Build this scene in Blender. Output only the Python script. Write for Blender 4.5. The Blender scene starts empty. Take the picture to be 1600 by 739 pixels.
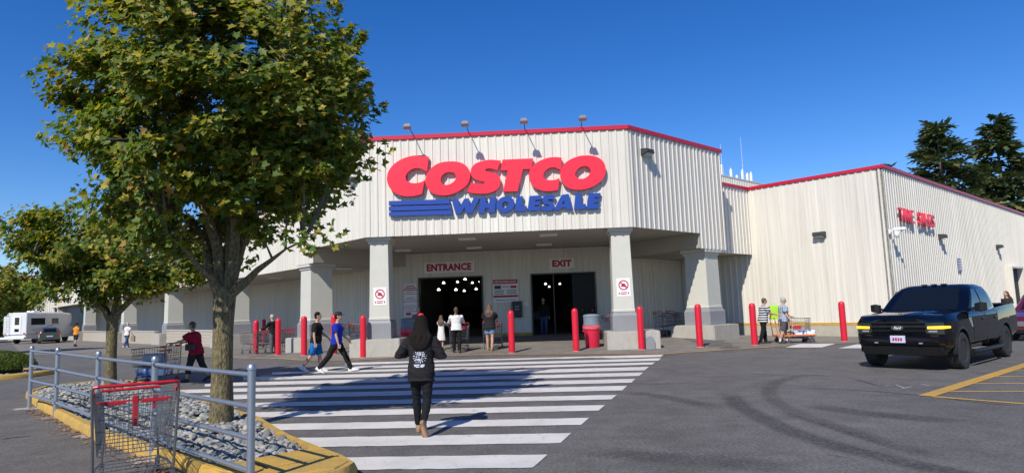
import bpy, bmesh, math, random
import numpy as np
from mathutils import Vector, Matrix
from mathutils.geometry import tessellate_polygon
R = math.radians
scene = bpy.context.scene
rnd = random.Random(7)

# ------------------------------------------------------------------ camera
PW, PH = 1600, 739
FPX, PITCH, ROLL, EYE = 1003.3, 0.1110, 0.0336, 1.70
c_f = Vector((0, math.cos(PITCH), math.sin(PITCH)))
c_r0 = Vector((1, 0, 0)); c_u0 = c_r0.cross(c_f)
c_r = c_r0*math.cos(ROLL) - c_u0*math.sin(ROLL)
c_u = c_u0*math.cos(ROLL) + c_r0*math.sin(ROLL)
cam = bpy.data.cameras.new('camera'); cam_o = bpy.data.objects.new('camera', cam)
scene.collection.objects.link(cam_o)
cam.sensor_width = 36; cam.lens = FPX/PW*36; cam.clip_end = 4000; cam.clip_start = 0.05
mw = Matrix((( c_r.x, c_u.x, -c_f.x, 0), (c_r.y, c_u.y, -c_f.y, 0), (c_r.z, c_u.z, -c_f.z, EYE), (0, 0, 0, 1)))
cam_o.matrix_world = mw
scene.camera = cam_o

# ------------------------------------------------------------------ sky, sun, exposure
SUN_EL = R(43); SX, SY = 0.44, 0.90            # the light travels towards (SX, SY)
world = bpy.data.worlds.new('World'); scene.world = world; world.use_nodes = True
wn = world.node_tree.nodes; wl = world.node_tree.links
bg = wn['Background']; sky = wn.new('ShaderNodeTexSky'); sky.sky_type = 'NISHITA'
sky.sun_disc = False; sky.sun_elevation = SUN_EL
sky.sun_rotation = math.atan2(-SX, -SY)
sky.altitude = 300; sky.air_density = 1.0; sky.dust_density = 0.0; sky.ozone_density = 5.0
hs = wn.new('ShaderNodeHueSaturation'); hs.inputs['Saturation'].default_value = 1.30; hs.inputs['Value'].default_value = 1.0; hs.inputs['Hue'].default_value = 0.513   # one even grade over the whole sky
wl.new(sky.outputs[0], hs.inputs['Color']); wl.new(hs.outputs[0], bg.inputs[0]); bg.inputs[1].default_value = 0.125
sun = bpy.data.lights.new('sun', 'SUN'); sun.energy = 4.5; sun.angle = R(0.53); sun.color = (1.0, 0.95, 0.87)
sun_o = bpy.data.objects.new('sun', sun); scene.collection.objects.link(sun_o)
sd = Vector((SX*math.cos(SUN_EL)/math.hypot(SX, SY), SY*math.cos(SUN_EL)/math.hypot(SX, SY), -math.sin(SUN_EL)))
sun_o.rotation_euler = sd.to_track_quat('-Z', 'Y').to_euler(); sun_o.location = (-30, -60, 60)
vs = scene.view_settings; vs.view_transform = 'Standard'; vs.look = 'None'; vs.gamma = 1; vs.exposure = 0.18
vs.use_curve_mapping = False

# ------------------------------------------------------------------ place frames
PSI = 0.7356
B0 = Vector((4.4652, 23.5406))
U = Vector((math.cos(PSI), math.sin(PSI))); V = Vector((-math.sin(PSI), math.cos(PSI)))
T = (U-V)/math.sqrt(2); N = (U+V)/math.sqrt(2)
def sstep(a, b, x):
    t = min(1, max(0, (x-a)/(b-a))); return t*t*(3-2*t)
def hgt(x, y):                                  # height of the ground
    dx, dy = x-B0.x, y-B0.y
    t = dx*T.x+dy*T.y; n = dx*N.x+dy*N.y; v = dx*V.x+dy*V.y
    porch = 0.035*min(max(n+2.5, 0), 10.5)*(1-sstep(7, 11.5, abs(t+5)))
    return porch - 0.006*min(max(0, v-25), 90)*sstep(25, 40, v)
def ray(px, py):
    return c_r*((px-PW/2)/FPX) + c_u*((PH/2-py)/FPX) + c_f
def at_z(px, py, z):
    d = ray(px, py); k = (z-EYE)/d.z; return Vector((d.x*k, d.y*k, z))
def g(px, py):                                   # the point of the ground under a pixel
    z = 0.0
    for _ in range(8):
        p = at_z(px, py, z); z = hgt(p.x, p.y)
    return Vector((p.x, p.y, z))
def on_wall(px, py, p0, n):                      # the point of a vertical plane under a pixel
    d = ray(px, py); k = (p0.x*n.x+p0.y*n.y)/(d.x*n.x+d.y*n.y)
    return Vector((d.x*k, d.y*k, EYE+d.z*k))
def uvw(u, v, z=0): return Vector((B0.x+U.x*u+V.x*v, B0.y+U.y*u+V.y*v, z))
def tnw(t, n, z=0): return Vector((B0.x+T.x*t+N.x*n, B0.y+T.y*t+N.y*n, z))
def tn2uv(t, n): return ((t+n)/math.sqrt(2), (n-t)/math.sqrt(2))
def to_tn(p): d = Vector((p.x, p.y))-B0; return d.dot(T), d.dot(N)
def to_uv(p): d = Vector((p.x, p.y))-B0; return d.dot(U), d.dot(V)

# ------------------------------------------------------------------ materials
MATS = {}
def mat(name, c, rough=0.7, metal=0.0, c2=None, scale=4.0, bump=0.0, bscale=60.0, detail=5.0, emit=None, estr=0.0,
        spec=0.5, trans=0.0, coat=0.0, alpha=None, contrast=0.25, stretch=None):
    if name in MATS: return MATS[name]
    m = bpy.data.materials.new(name); m.use_nodes = True; nt = m.node_tree; nd = nt.nodes; lk = nt.links
    b = nd['Principled BSDF']; b.inputs['Base Color'].default_value = (*c, 1); b.inputs['Roughness'].default_value = rough
    b.inputs['Metallic'].default_value = metal; b.inputs['Specular IOR Level'].default_value = spec
    if trans: b.inputs['Transmission Weight'].default_value = trans
    if coat: b.inputs['Coat Weight'].default_value = coat; b.inputs['Coat Roughness'].default_value = 0.04
    if emit: b.inputs['Emission Color'].default_value = (*emit, 1); b.inputs['Emission Strength'].default_value = estr
    if c2 or bump:
        tc = nd.new('ShaderNodeTexCoord'); src = tc.outputs['Object']
        if stretch:
            mp = nd.new('ShaderNodeMapping'); mp.inputs['Scale'].default_value = stretch
            lk.new(src, mp.inputs[0]); src = mp.outputs[0]
    if c2:
        nz = nd.new('ShaderNodeTexNoise'); nz.inputs['Scale'].default_value = scale; nz.inputs['Detail'].default_value = detail
        nz.inputs['Roughness'].default_value = 0.65
        lk.new(src, nz.inputs['Vector'])
        rp = nd.new('ShaderNodeValToRGB'); rp.color_ramp.elements[0].position = 0.5-contrast; rp.color_ramp.elements[1].position = 0.5+contrast
        rp.color_ramp.elements[0].color = (*c, 1); rp.color_ramp.elements[1].color = (*c2, 1)
        lk.new(nz.outputs['Fac'], rp.inputs[0]); lk.new(rp.outputs[0], b.inputs['Base Color'])
    if bump:
        n2 = nd.new('ShaderNodeTexNoise'); n2.inputs['Scale'].default_value = bscale; n2.inputs['Detail'].default_value = 4
        lk.new(src, n2.inputs['Vector'])
        bp = nd.new('ShaderNodeBump'); bp.inputs['Strength'].default_value = bump; bp.inputs['Distance'].default_value = 0.02
        lk.new(n2.outputs['Fac'], bp.inputs['Height']); lk.new(bp.outputs[0], b.inputs['Normal'])
    MATS[name] = m; return m

# ------------------------------------------------------------------ mesh builder
COL = scene.collection
class MB:
    def __init__(s, M=None): s.v = []; s.f = []; s.m = []; s.M = M or Matrix.Identity(4); s.mi = 0
    def add(s, vs, fs):
        o = len(s.v); M = s.M
        s.v.extend([tuple(M @ Vector(p)) for p in vs])
        s.f.extend([tuple(i+o for i in f) for f in fs]); s.m.extend([s.mi]*len(fs)); return s
    def box(s, x0, x1, y0, y1, z0, z1):
        return s.add([(x0,y0,z0),(x1,y0,z0),(x1,y1,z0),(x0,y1,z0),(x0,y0,z1),(x1,y0,z1),(x1,y1,z1),(x0,y1,z1)],
                     [(0,3,2,1),(4,5,6,7),(0,1,5,4),(1,2,6,5),(2,3,7,6),(3,0,4,7)])
    def loft(s, rings, caps=True, closed=True):
        n = len(rings[0]); vs = [p for r in rings for p in r]; fs = []
        for i in range(len(rings)-1):
            for j in range(n if closed else n-1):
                k = (j+1) % n; fs.append((i*n+j, i*n+k, (i+1)*n+k, (i+1)*n+j))
        if caps: fs.append(tuple(range(n-1, -1, -1))); fs.append(tuple((len(rings)-1)*n+j for j in range(n)))
        return s.add(vs, fs)
    def tube(s, pts, r, n=8, caps=True):
        pts = [Vector(p) for p in pts]; rs = r if isinstance(r, (list, tuple)) else [r]*len(pts); rings = []
        d0 = (pts[1]-pts[0]).normalized(); a = Vector((0,0,1)) if abs(d0.z) < 0.9 else Vector((1,0,0))
        x = d0.cross(a).normalized()
        for i, p in enumerate(pts):
            d = (pts[min(i+1, len(pts)-1)]-pts[max(i-1, 0)]).normalized()
            x = (x-d*x.dot(d)).normalized(); y = d.cross(x)
            rings.append([p+(x*math.cos(2*math.pi*k/n)+y*math.sin(2*math.pi*k/n))*rs[i] for k in range(n)])
        return s.loft(rings, caps)
    def ellipsoid(s, c, r, nu=12, nv=8):
        c = Vector(c); vs = [c+Vector((0,0,-r[2]))]; fs = []
        for i in range(1, nv):
            a = -math.pi/2+math.pi*i/nv
            for j in range(nu):
                b = 2*math.pi*j/nu; vs.append(c+Vector((r[0]*math.cos(a)*math.cos(b), r[1]*math.cos(a)*math.sin(b), r[2]*math.sin(a))))
        vs.append(c+Vector((0,0,r[2])))
        for j in range(nu):
            k = (j+1) % nu; fs.append((0, 1+k, 1+j)); fs.append((len(vs)-1, 1+(nv-2)*nu+j, 1+(nv-2)*nu+k))
            for i in range(nv-2): fs.append((1+i*nu+j, 1+i*nu+k, 1+(i+1)*nu+k, 1+(i+1)*nu+j))
        return s.add(vs, fs)
    def lathe(s, prof, n=20, caps=True):
        return s.loft([[(r*math.cos(2*math.pi*k/n), r*math.sin(2*math.pi*k/n), z) for k in range(n)] for r, z in prof], caps)
    def prism(s, poly, f0, f1, holes=()):
        # poly: 2D points; f0/f1 map a 2D point to the front and the back 3D point
        loops = [list(poly)]+[list(h) for h in holes]
        tris = tessellate_polygon([[Vector((p[0], p[1], 0)) for p in l] for l in loops])
        flat = [p for l in loops for p in l]; n = len(flat)
        vs = [f0(p) for p in flat]+[f1(p) for p in flat]; fs = []
        for t in tris: fs.append(tuple(t)); fs.append(tuple(i+n for i in reversed(t)))
        o = 0
        for l in loops:
            for i in range(len(l)): j = (i+1) % len(l); fs.append((o+i, o+j, o+j+n, o+i+n))
            o += len(l)
        return s.add(vs, fs)
    def build(s, name, mats, parent=None, smooth=False, bevel=0.0, loc=None, rz=0.0, fix=True, seg=1, ang=35):
        me = bpy.data.meshes.new(name); me.from_pydata(s.v, [], s.f)
        if not isinstance(mats, (list, tuple)): mats = [mats]
        for m in mats: me.materials.append(m)
        if len(mats) > 1: me.polygons.foreach_set('material_index', s.m)
        if bevel or fix:
            bm = bmesh.new(); bm.from_mesh(me)
            if fix: bmesh.ops.recalc_face_normals(bm, faces=bm.faces)
            if bevel:
                es = [e for e in bm.edges if len(e.link_faces) == 2 and e.calc_face_angle(0) > R(30)]
                bmesh.ops.bevel(bm, geom=es, offset=bevel, segments=seg, affect='EDGES', clamp_overlap=True)
            bm.to_mesh(me); bm.free()
        if smooth:
            me.polygons.foreach_set('use_smooth', [True]*len(me.polygons)); me.set_sharp_from_angle(angle=R(ang))
        me.update(); return link(name, me, parent, loc, rz)
def link(name, me, parent=None, loc=None, rz=0.0):
    o = bpy.data.objects.new(name, me); COL.objects.link(o)
    if parent: o.parent = parent
    if loc is not None: o.location = loc
    if rz: o.rotation_euler = (0, 0, rz)
    return o
def tag(o, label, cat, group=None, kind=None):
    if label: o['label'] = label
    if cat: o['category'] = cat
    if group: o['group'] = group
    if kind: o['kind'] = kind
    return o
def thing(name, label, cat, loc=(0,0,0), rz=0.0, group=None):
    return tag(link(name, None, None, loc, rz), label, cat, group)
KIDS = {}
def copy_tree(o, parent=None):
    c = o.copy(); COL.objects.link(c); c.parent = parent
    for ch in list(o.children): copy_tree(ch, c)
    return c
def place(proto, first, loc, rz, label=None, group=None):
    o = proto if first else copy_tree(proto)
    o.location = loc; o.rotation_euler = (0, 0, rz)
    if label: o['label'] = label
    if group: o['group'] = group
    return o

# ------------------------------------------------------------------ shared materials
def panel_material():
    m = bpy.data.materials.new('ribbed metal panel cream'); m.use_nodes = True; nt = m.node_tree; nd = nt.nodes; lk = nt.links; b = nd['Principled BSDF']
    b.inputs['Roughness'].default_value = 0.48; b.inputs['Specular IOR Level'].default_value = 0.4
    ge = nd.new('ShaderNodeNewGeometry'); oi = nd.new('ShaderNodeObjectInfo')
    def noise(sc, stretch, det, p0, p1, c0, c1):
        mp = nd.new('ShaderNodeMapping'); mp.inputs['Scale'].default_value = stretch; lk.new(ge.outputs['Position'], mp.inputs[0])
        n = nd.new('ShaderNodeTexNoise'); n.inputs['Scale'].default_value = sc; n.inputs['Detail'].default_value = det; lk.new(mp.outputs[0], n.inputs['Vector'])
        r = nd.new('ShaderNodeValToRGB'); r.color_ramp.elements[0].position = p0; r.color_ramp.elements[1].position = p1; r.color_ramp.elements[0].color = (*c0, 1); r.color_ramp.elements[1].color = (*c1, 1); lk.new(n.outputs['Fac'], r.inputs[0]); return r.outputs[0]
    def mul(a, c):
        x = nd.new('ShaderNodeMixRGB'); x.blend_type = 'MULTIPLY'; x.inputs[0].default_value = 1; lk.new(a, x.inputs[1]); lk.new(c, x.inputs[2]); return x.outputs[0]
    col = noise(0.5, (1, 1, 0.25), 4, 0.3, 0.7, (0.66, 0.622, 0.535), (0.72, 0.682, 0.59))
    col = mul(col, noise(9, (1, 1, 0.035), 5, 0.32, 0.55, (0.90, 0.885, 0.86), (1, 1, 1)))      # rain streaks
    mr = nd.new('ShaderNodeMapRange'); mr.inputs['To Min'].default_value = 0.955; mr.inputs['To Max'].default_value = 1.03; lk.new(oi.outputs['Random'], mr.inputs['Value'])
    col = mul(col, mr.outputs[0]); lk.new(col, b.inputs['Base Color'])
    n2 = nd.new('ShaderNodeTexNoise'); n2.inputs['Scale'].default_value = 1.6; lk.new(ge.outputs['Position'], n2.inputs['Vector']); bp = nd.new('ShaderNodeBump'); bp.inputs['Strength'].default_value = 0.25; bp.inputs['Distance'].default_value = 0.03
    lk.new(n2.outputs['Fac'], bp.inputs['Height']); lk.new(bp.outputs[0], b.inputs['Normal']); MATS['panel'] = m; return m
M_panel = panel_material()
M_trim = mat('red flashing', (0.52, 0.012, 0.035), 0.35)
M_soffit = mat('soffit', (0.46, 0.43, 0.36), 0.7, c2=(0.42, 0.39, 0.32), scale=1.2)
M_col = mat('column stucco', (0.58, 0.565, 0.485), 0.75, c2=(0.53, 0.515, 0.44), scale=3, bump=0.15, bscale=80)
M_base = mat('grey column base paint', (0.26, 0.262, 0.27), 0.6, c2=(0.225, 0.228, 0.237), scale=3, bump=0.1)
M_conc = mat('concrete block', (0.46, 0.43, 0.37), 0.85, c2=(0.36, 0.335, 0.285), scale=5, bump=0.5, bscale=40, stretch=(1, 1, 0.6))
M_block = mat('block wall', (0.47, 0.42, 0.34), 0.9, c2=(0.40, 0.35, 0.28), scale=6, bump=0.3, bscale=50)
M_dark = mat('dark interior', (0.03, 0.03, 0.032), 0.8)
M_black = mat('black plastic', (0.015, 0.015, 0.017), 0.45)
M_bronze = mat('dark bronze metal', (0.055, 0.052, 0.05), 0.45, 0.3)
M_steel = mat('galvanised steel', (0.42, 0.45, 0.49), 0.42, 0.75, c2=(0.33, 0.36, 0.40), scale=14, contrast=0.35)
M_white = mat('white paint', (0.78, 0.78, 0.76), 0.5)
M_yellow = mat('yellow kerb paint', (0.60, 0.35, 0.04), 0.75, c2=(0.34, 0.23, 0.08), scale=4.5, detail=10, bump=0.5, bscale=30, contrast=0.24)
M_redb = mat('red bollard paint', (0.66, 0.012, 0.035), 0.35, c2=(0.58, 0.012, 0.03), scale=5)
M_sred = mat('red sign face', (0.82, 0.025, 0.05), 0.35)
M_sblue = mat('blue sign face', (0.012, 0.055, 0.30), 0.4)
M_lampw = mat('lit lamp', (1, 1, 1), 0.5, emit=(1, 0.97, 0.88), estr=3.0)
# ================================================================== ground
def ground_material(name, base, base2, speck, arcs=()):
    m = bpy.data.materials.new(name); m.use_nodes = True; nt = m.node_tree; nd = nt.nodes; lk = nt.links
    b = nd['Principled BSDF']; b.inputs['Roughness'].default_value = 0.85; b.inputs['Specular IOR Level'].default_value = 0.3
    tc = nd.new('ShaderNodeTexCoord')
    def noise(s, d=6, r=0.6):
        n = nd.new('ShaderNodeTexNoise'); n.inputs['Scale'].default_value = s; n.inputs['Detail'].default_value = d
        n.inputs['Roughness'].default_value = r; lk.new(tc.outputs['Object'], n.inputs['Vector']); return n.outputs['Fac']
    def ramp(src, p0, p1, c0, c1):
        r = nd.new('ShaderNodeValToRGB'); r.color_ramp.elements[0].position = p0; r.color_ramp.elements[1].position = p1
        r.color_ramp.elements[0].color = (*c0, 1); r.color_ramp.elements[1].color = (*c1, 1); lk.new(src, r.inputs[0]); return r.outputs[0]
    def mix(fac, a, c, mode='MIX', f=1.0):
        x = nd.new('ShaderNodeMixRGB'); x.blend_type = mode
        if fac is None: x.inputs[0].default_value = f
        else: lk.new(fac, x.inputs[0])
        lk.new(a, x.inputs[1]); lk.new(c, x.inputs[2]); return x.outputs[0]
    col = ramp(noise(0.35, 8), 0.3, 0.7, base, base2)
    col = mix(None, col, ramp(noise(26, 3, 0.7), 0.36, 0.66, (speck[0],)*3, (speck[1],)*3), 'MULTIPLY')
    col = mix(None, col, ramp(noise(48, 2, 0.6), 0.60, 0.72, (0, 0, 0), (speck[2],)*3), 'ADD')
    col = mix(None, col, ramp(noise(0.9, 7, 0.6), 0.36, 0.50, (0.86,)*3, (1.0,)*3), 'MULTIPLY')
    col = mix(None, col, ramp(noise(2.2, 6, 0.7), 0.35, 0.62, (0.80,)*3, (1.06,)*3), 'MULTIPLY')
    for (cx, cy, r0, w) in arcs:
        vm = nd.new('ShaderNodeVectorMath'); vm.operation = 'DISTANCE'; vm.inputs[1].default_value = (cx, cy, 0)
        sp = nd.new('ShaderNodeVectorMath'); sp.operation = 'MULTIPLY'; sp.inputs[1].default_value = (1, 1, 0)
        lk.new(tc.outputs['Object'], sp.inputs[0]); lk.new(sp.outputs[0], vm.inputs[0])
        a = nd.new('ShaderNodeMath'); a.operation = 'SUBTRACT'; a.inputs[1].default_value = r0; lk.new(vm.outputs['Value'], a.inputs[0])
        a2 = nd.new('ShaderNodeMath'); a2.operation = 'ABSOLUTE'; lk.new(a.outputs[0], a2.inputs[0])
        mr = nd.new('ShaderNodeMapRange'); mr.inputs['From Min'].default_value = w; mr.inputs['From Max'].default_value = 0; lk.new(a2.outputs[0], mr.inputs['Value'])
        mu = nd.new('ShaderNodeMath'); mu.operation = 'MULTIPLY'; lk.new(mr.outputs[0], mu.inputs[0])
        rr = nd.new('ShaderNodeMapRange'); rr.inputs['From Min'].default_value = 0.42; rr.inputs['From Max'].default_value = 0.62; lk.new(noise(0.22, 5), rr.inputs['Value'])
        lk.new(rr.outputs[0], mu.inputs[1])
        dk = nd.new('ShaderNodeRGB'); dk.outputs[0].default_value = (0.035, 0.034, 0.034, 1)
        ms = nd.new('ShaderNodeMath'); ms.operation = 'MULTIPLY'; ms.inputs[1].default_value = 0.6; lk.new(mu.outputs[0], ms.inputs[0])
        col = mix(ms.outputs[0], col, dk.outputs[0])
    lk.new(col, b.inputs['Base Color'])
    bp = nd.new('ShaderNodeBump'); bp.inputs['Strength'].default_value = 0.35; bp.inputs['Distance'].default_value = 0.012
    lk.new(noise(70, 3), bp.inputs['Height']); lk.new(bp.outputs[0], b.inputs['Normal'])
    return m
M_road = ground_material('asphalt', (0.118, 0.110, 0.101), (0.155, 0.144, 0.132), (0.62, 1.30, 0.12))
M_walk = ground_material('pavement', (0.185, 0.165, 0.138), (0.235, 0.212, 0.180), (0.78, 1.18, 0.06))
M_lot = ground_material('left lot asphalt', (0.125, 0.112, 0.098), (0.165, 0.148, 0.130), (0.66, 1.28, 0.10))
def spread(lo, a, b, hi, step):
    x = [a+(b-a)*i/round((b-a)/step) for i in range(round((b-a)/step)+1)]
    d = step
    while x[-1] < hi: d *= 1.5; x.append(x[-1]+d)
    d = step
    while x[0] > lo: d *= 1.5; x.insert(0, x[0]-d)
    return x
gx = spread(-1500, -70, 45, 1500, 1.5); gy = spread(-400, -8, 100, 2500, 1.5)
gm = MB(); nx = len(gx)
gm.add([(x, y, hgt(x, y)) for y in gy for x in gx],
       [(j*nx+i, j*nx+i+1, (j+1)*nx+i+1, (j+1)*nx+i) for j in range(len(gy)-1) for i in range(nx-1)])
ground = tag(gm.build('road', M_road, smooth=True, fix=False), None, None, kind='structure')

def strip_sheet(mb, left, right, dz, n=8):      # a sheet between two polylines that follows the ground
    for i in range(len(left)-1):
        for k in range(n):
            a, b = k/n, (k+1)/n
            q = []
            for pl, pr, s in ((left[i], right[i], a), (left[i], right[i], b), (left[i+1], right[i+1], b), (left[i+1], right[i+1], a)):
                p = pl.lerp(pr, s); q.append((p.x, p.y, hgt(p.x, p.y)+dz))
            mb.add(q, [(0, 1, 2, 3)])
def dens(pts, step=1.2):
    out = [pts[0]]
    for a, b in zip(pts, pts[1:]):
        k = max(1, int((b-a).length/step)); out += [a.lerp(b, (i+1)/k) for i in range(k)]
    return out
E_edge = [Vector((*uvw(-10.5, 105).xy,)), Vector(g(35, 554).xy), Vector(g(200, 556).xy), Vector(g(350, 558).xy), Vector(g(470, 563).xy), Vector(g(560, 563).xy),
          Vector(g(640, 556.5).xy), Vector(g(850, 553.5).xy), Vector(g(1036, 553).xy), Vector(g(1100, 549).xy), Vector(g(1180, 544).xy), Vector(g(1260, 539).xy),
          Vector(g(1330, 536).xy), Vector(uvw(12.5, -6.5).xy), Vector(uvw(62, -7).xy)]
E_back = [uvw(-1, 105).xy, uvw(-1, 34).xy, uvw(-1, 24).xy, uvw(-1, 17).xy, tnw(-13, 9).xy, tnw(-11, 9).xy, tnw(-9, 9).xy, tnw(-4, 9).xy, tnw(0, 9).xy, tnw(2, 9).xy,
          uvw(10.8, 4).xy, uvw(10.8, -1).xy, uvw(10.8, -4).xy, uvw(11.5, -5).xy, uvw(62, -5).xy]
pairs = []
for i in range(len(E_edge)-1):
    k = max(1, int((E_edge[i+1]-E_edge[i]).length/1.2))
    for j in range(k): pairs.append((E_edge[i].lerp(E_edge[i+1], j/k), Vector(E_back[i]).lerp(Vector(E_back[i+1]), j/k)))
pairs.append((E_edge[-1], Vector(E_back[-1])))
mb = MB(); strip_sheet(mb, [p[0] for p in pairs], [p[1] for p in pairs], 0.006, 10)
pave = tag(mb.build('pavement', M_walk, fix=False), None, None, kind='structure')

def worn_paint(name, c, c2, bare, lo=0.30, hi=0.38):
    m = mat(name, c, 0.75, c2=c2, scale=1.3, detail=9, bump=0.2, bscale=60, contrast=0.25); nt = m.node_tree; nd = nt.nodes; lk = nt.links; b = nd['Principled BSDF']
    tc = nd.new('ShaderNodeTexCoord'); n = nd.new('ShaderNodeTexNoise'); n.inputs['Scale'].default_value = 5.0; n.inputs['Detail'].default_value = 12; n.inputs['Roughness'].default_value = 0.82; lk.new(tc.outputs['Object'], n.inputs['Vector'])
    r = nd.new('ShaderNodeMapRange'); r.inputs['From Min'].default_value = hi; r.inputs['From Max'].default_value = lo; lk.new(n.outputs['Fac'], r.inputs['Value'])
    mx = nd.new('ShaderNodeMixRGB'); src = b.inputs['Base Color'].links[0].from_socket; lk.new(r.outputs[0], mx.inputs[0]); lk.new(src, mx.inputs[1]); mx.inputs[2].default_value = (*bare, 1); lk.new(mx.outputs[0], b.inputs['Base Color']); return m
M_paintw = worn_paint('worn white road paint', (0.70, 0.67, 0.61), (0.50, 0.475, 0.43), (0.14, 0.13, 0.12), 0.33, 0.43)
M_painty = worn_paint('worn yellow road paint', (0.56, 0.32, 0.05), (0.42, 0.25, 0.06), (0.14, 0.12, 0.09), 0.36, 0.46)
M_faint = mat('faded line paint', (0.40, 0.26, 0.10), 0.8, c2=(0.20, 0.16, 0.11), scale=2.5, detail=8, contrast=0.2)
def paint_line(name, pts, w, material, parent, dz=0.012):
    pts = dens([Vector(p) for p in pts], 0.8); L = []; Rr = []
    for i, p in enumerate(pts):
        d = (pts[min(i+1, len(pts)-1)]-pts[max(0, i-1)]).normalized(); nrm = Vector((-d.y, d.x))
        L.append(p+nrm*w/2); Rr.append(p-nrm*w/2)
    m = MB(); strip_sheet(m, L, Rr, dz, 1); return m.build(name, material, parent, fix=False)
# zebra crossing: every bar its own piece (right end read off the photograph, left end stops at the island or the lane edge)
bars = [(880,52,865,65),(865,73,850,87),(830,97,812,110),(795,123,770,143),(760,156,738,176),(715,193,692,215),(668,233,640,260),
        (608,286,576,312),(540,345,503,378),(448,420,400,460),(345,508,282,566),(207,632,122,709),(30,792,-75,890)]
lefts = [(540,0),(500,0),(425,0),(380,0),(320,0),(280,0),(265,0),(290,0),(340,0),(385,0),(435,0),(505,0),(540,0)]
dirw = Vector((0.9965, -0.0835))
for (x0, y0, x1, y1), (lx, _) in zip(bars, lefts):
    a = g(800+x0/3.713, 540+y0/3.713).xy; b = g(800+x1/3.713, 540+y1/3.713).xy
    # walk left along the bar until the given pixel column is reached
    def reach(p):
        lo, hi = 0, 25
        for _ in range(30):
            m_ = (lo+hi)/2; q = Vector(p)-dirw*m_; w = Vector((q.x, q.y, 0))-Vector((0, 0, EYE))
            sx = PW/2+FPX*w.dot(c_r)/w.dot(c_f)
            if sx > lx: lo = m_
            else: hi = m_
        return Vector(p)-dirw*lo
    la, lb = reach(a), reach(b)
    k = max(2, int((Vector(a)-la).length/0.16)); jt = lambda: Vector((0, rnd.uniform(-0.014, 0.014)))
    m = MB(); strip_sheet(m, [la.lerp(Vector(a), i/k)+jt() for i in range(k+1)], [lb.lerp(Vector(b), i/k)+jt() for i in range(k+1)], 0.008, 1)
    m.build('crossing_bar', M_paintw, ground, fix=False)
# faded kerb line in front of the pavement
paint_line('edge_line', [p for p in E_edge[1:13]], 0.11, M_painty, pave, 0.014)
paint_line('edge_line', [g(20, 549.5).xy, g(130, 551).xy, g(330, 554.5).xy], 0.2, M_faint, pave, 0.016)
# two white bars in front of the tyre bay
for a, b, c, d in [((1226,543.5),(1250,537.5),(1305,537.5),(1285,543)), ((1310,544.5),(1338,538.5),(1420,538),(1400,544.5))]:
    pa, pb, pc, pd = [Vector(g(*p).xy) for p in (a, b, c, d)]
    m = MB(); strip_sheet(m, [pa.lerp(pd, i/4) for i in range(5)], [pb.lerp(pc, i/4) for i in range(5)], 0.015, 2); m.build('crossing_bar', M_paintw, ground, fix=False)
# hatched no-parking area on the right
Y0 = Vector(g(1447, 619).xy); ydir = (Vector(g(1600, 571).xy)-Y0).normalized(); xdir = (Vector(g(1600, 631).xy)-Y0).normalized()
paint_line('hatch_border', [Y0, Y0+ydir*14], 0.24, M_painty, ground, 0.010)
paint_line('hatch_border', [Y0+xdir*0.1, Y0+xdir*9], 0.12, M_painty, ground, 0.008)
hd = (Vector(g(1600, 614).xy)-Vector(g(1480, 614).xy)).normalized()
for s in (0.75, 2.1, 3.5, 5.0, 6.6, 8.2, 9.8, 11.4):
    paint_line('hatch_line', [Y0+ydir*s, Y0+ydir*s+hd*(7 if s < 3 else 5)], 0.10, M_painty, ground, 0.006)
# small white scuffs
for pts in ([(1383,603),(1400,601),(1412,606)], [(1410,607),(1425,604)], [(1440,600),(1452,603)], [(1178,582),(1192,581)]):
    paint_line('scuff_mark', [g(*p).xy for p in pts], 0.06, M_faint if pts[0][0] < 1 else mat('scuff', (0.38,0.37,0.35), 0.8, c2=(0.12,0.12,0.11), scale=9), ground, 0.006)
# tyre marks and cracks: soft-edged worn rubber on the asphalt
def mark_material():
    m = bpy.data.materials.new('tyre rubber mark'); m.use_nodes = True; nt = m.node_tree; nd = nt.nodes; lk = nt.links; b = nd['Principled BSDF']; b.inputs['Base Color'].default_value = (0.028, 0.027, 0.026, 1); b.inputs['Roughness'].default_value = 0.8
    at = nd.new('ShaderNodeAttribute'); at.attribute_name = 'soft'; tc = nd.new('ShaderNodeTexCoord'); n = nd.new('ShaderNodeTexNoise'); n.inputs['Scale'].default_value = 16; n.inputs['Detail'].default_value = 6; lk.new(tc.outputs['Object'], n.inputs['Vector'])
    r = nd.new('ShaderNodeMapRange'); r.inputs['From Min'].default_value = 0.22; r.inputs['From Max'].default_value = 0.62; lk.new(n.outputs['Fac'], r.inputs['Value'])
    mu = nd.new('ShaderNodeMath'); mu.operation = 'MULTIPLY'; lk.new(r.outputs[0], mu.inputs[0]); lk.new(at.outputs['Fac'], mu.inputs[1]); tr = nd.new('ShaderNodeBsdfTransparent'); mx = nd.new('ShaderNodeMixShader')
    lk.new(mu.outputs[0], mx.inputs[0]); lk.new(tr.outputs[0], mx.inputs[1]); lk.new(b.outputs[0], mx.inputs[2]); lk.new(mx.outputs[0], nd['Material Output'].inputs['Surface']); return m
M_mark = mark_material()
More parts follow.
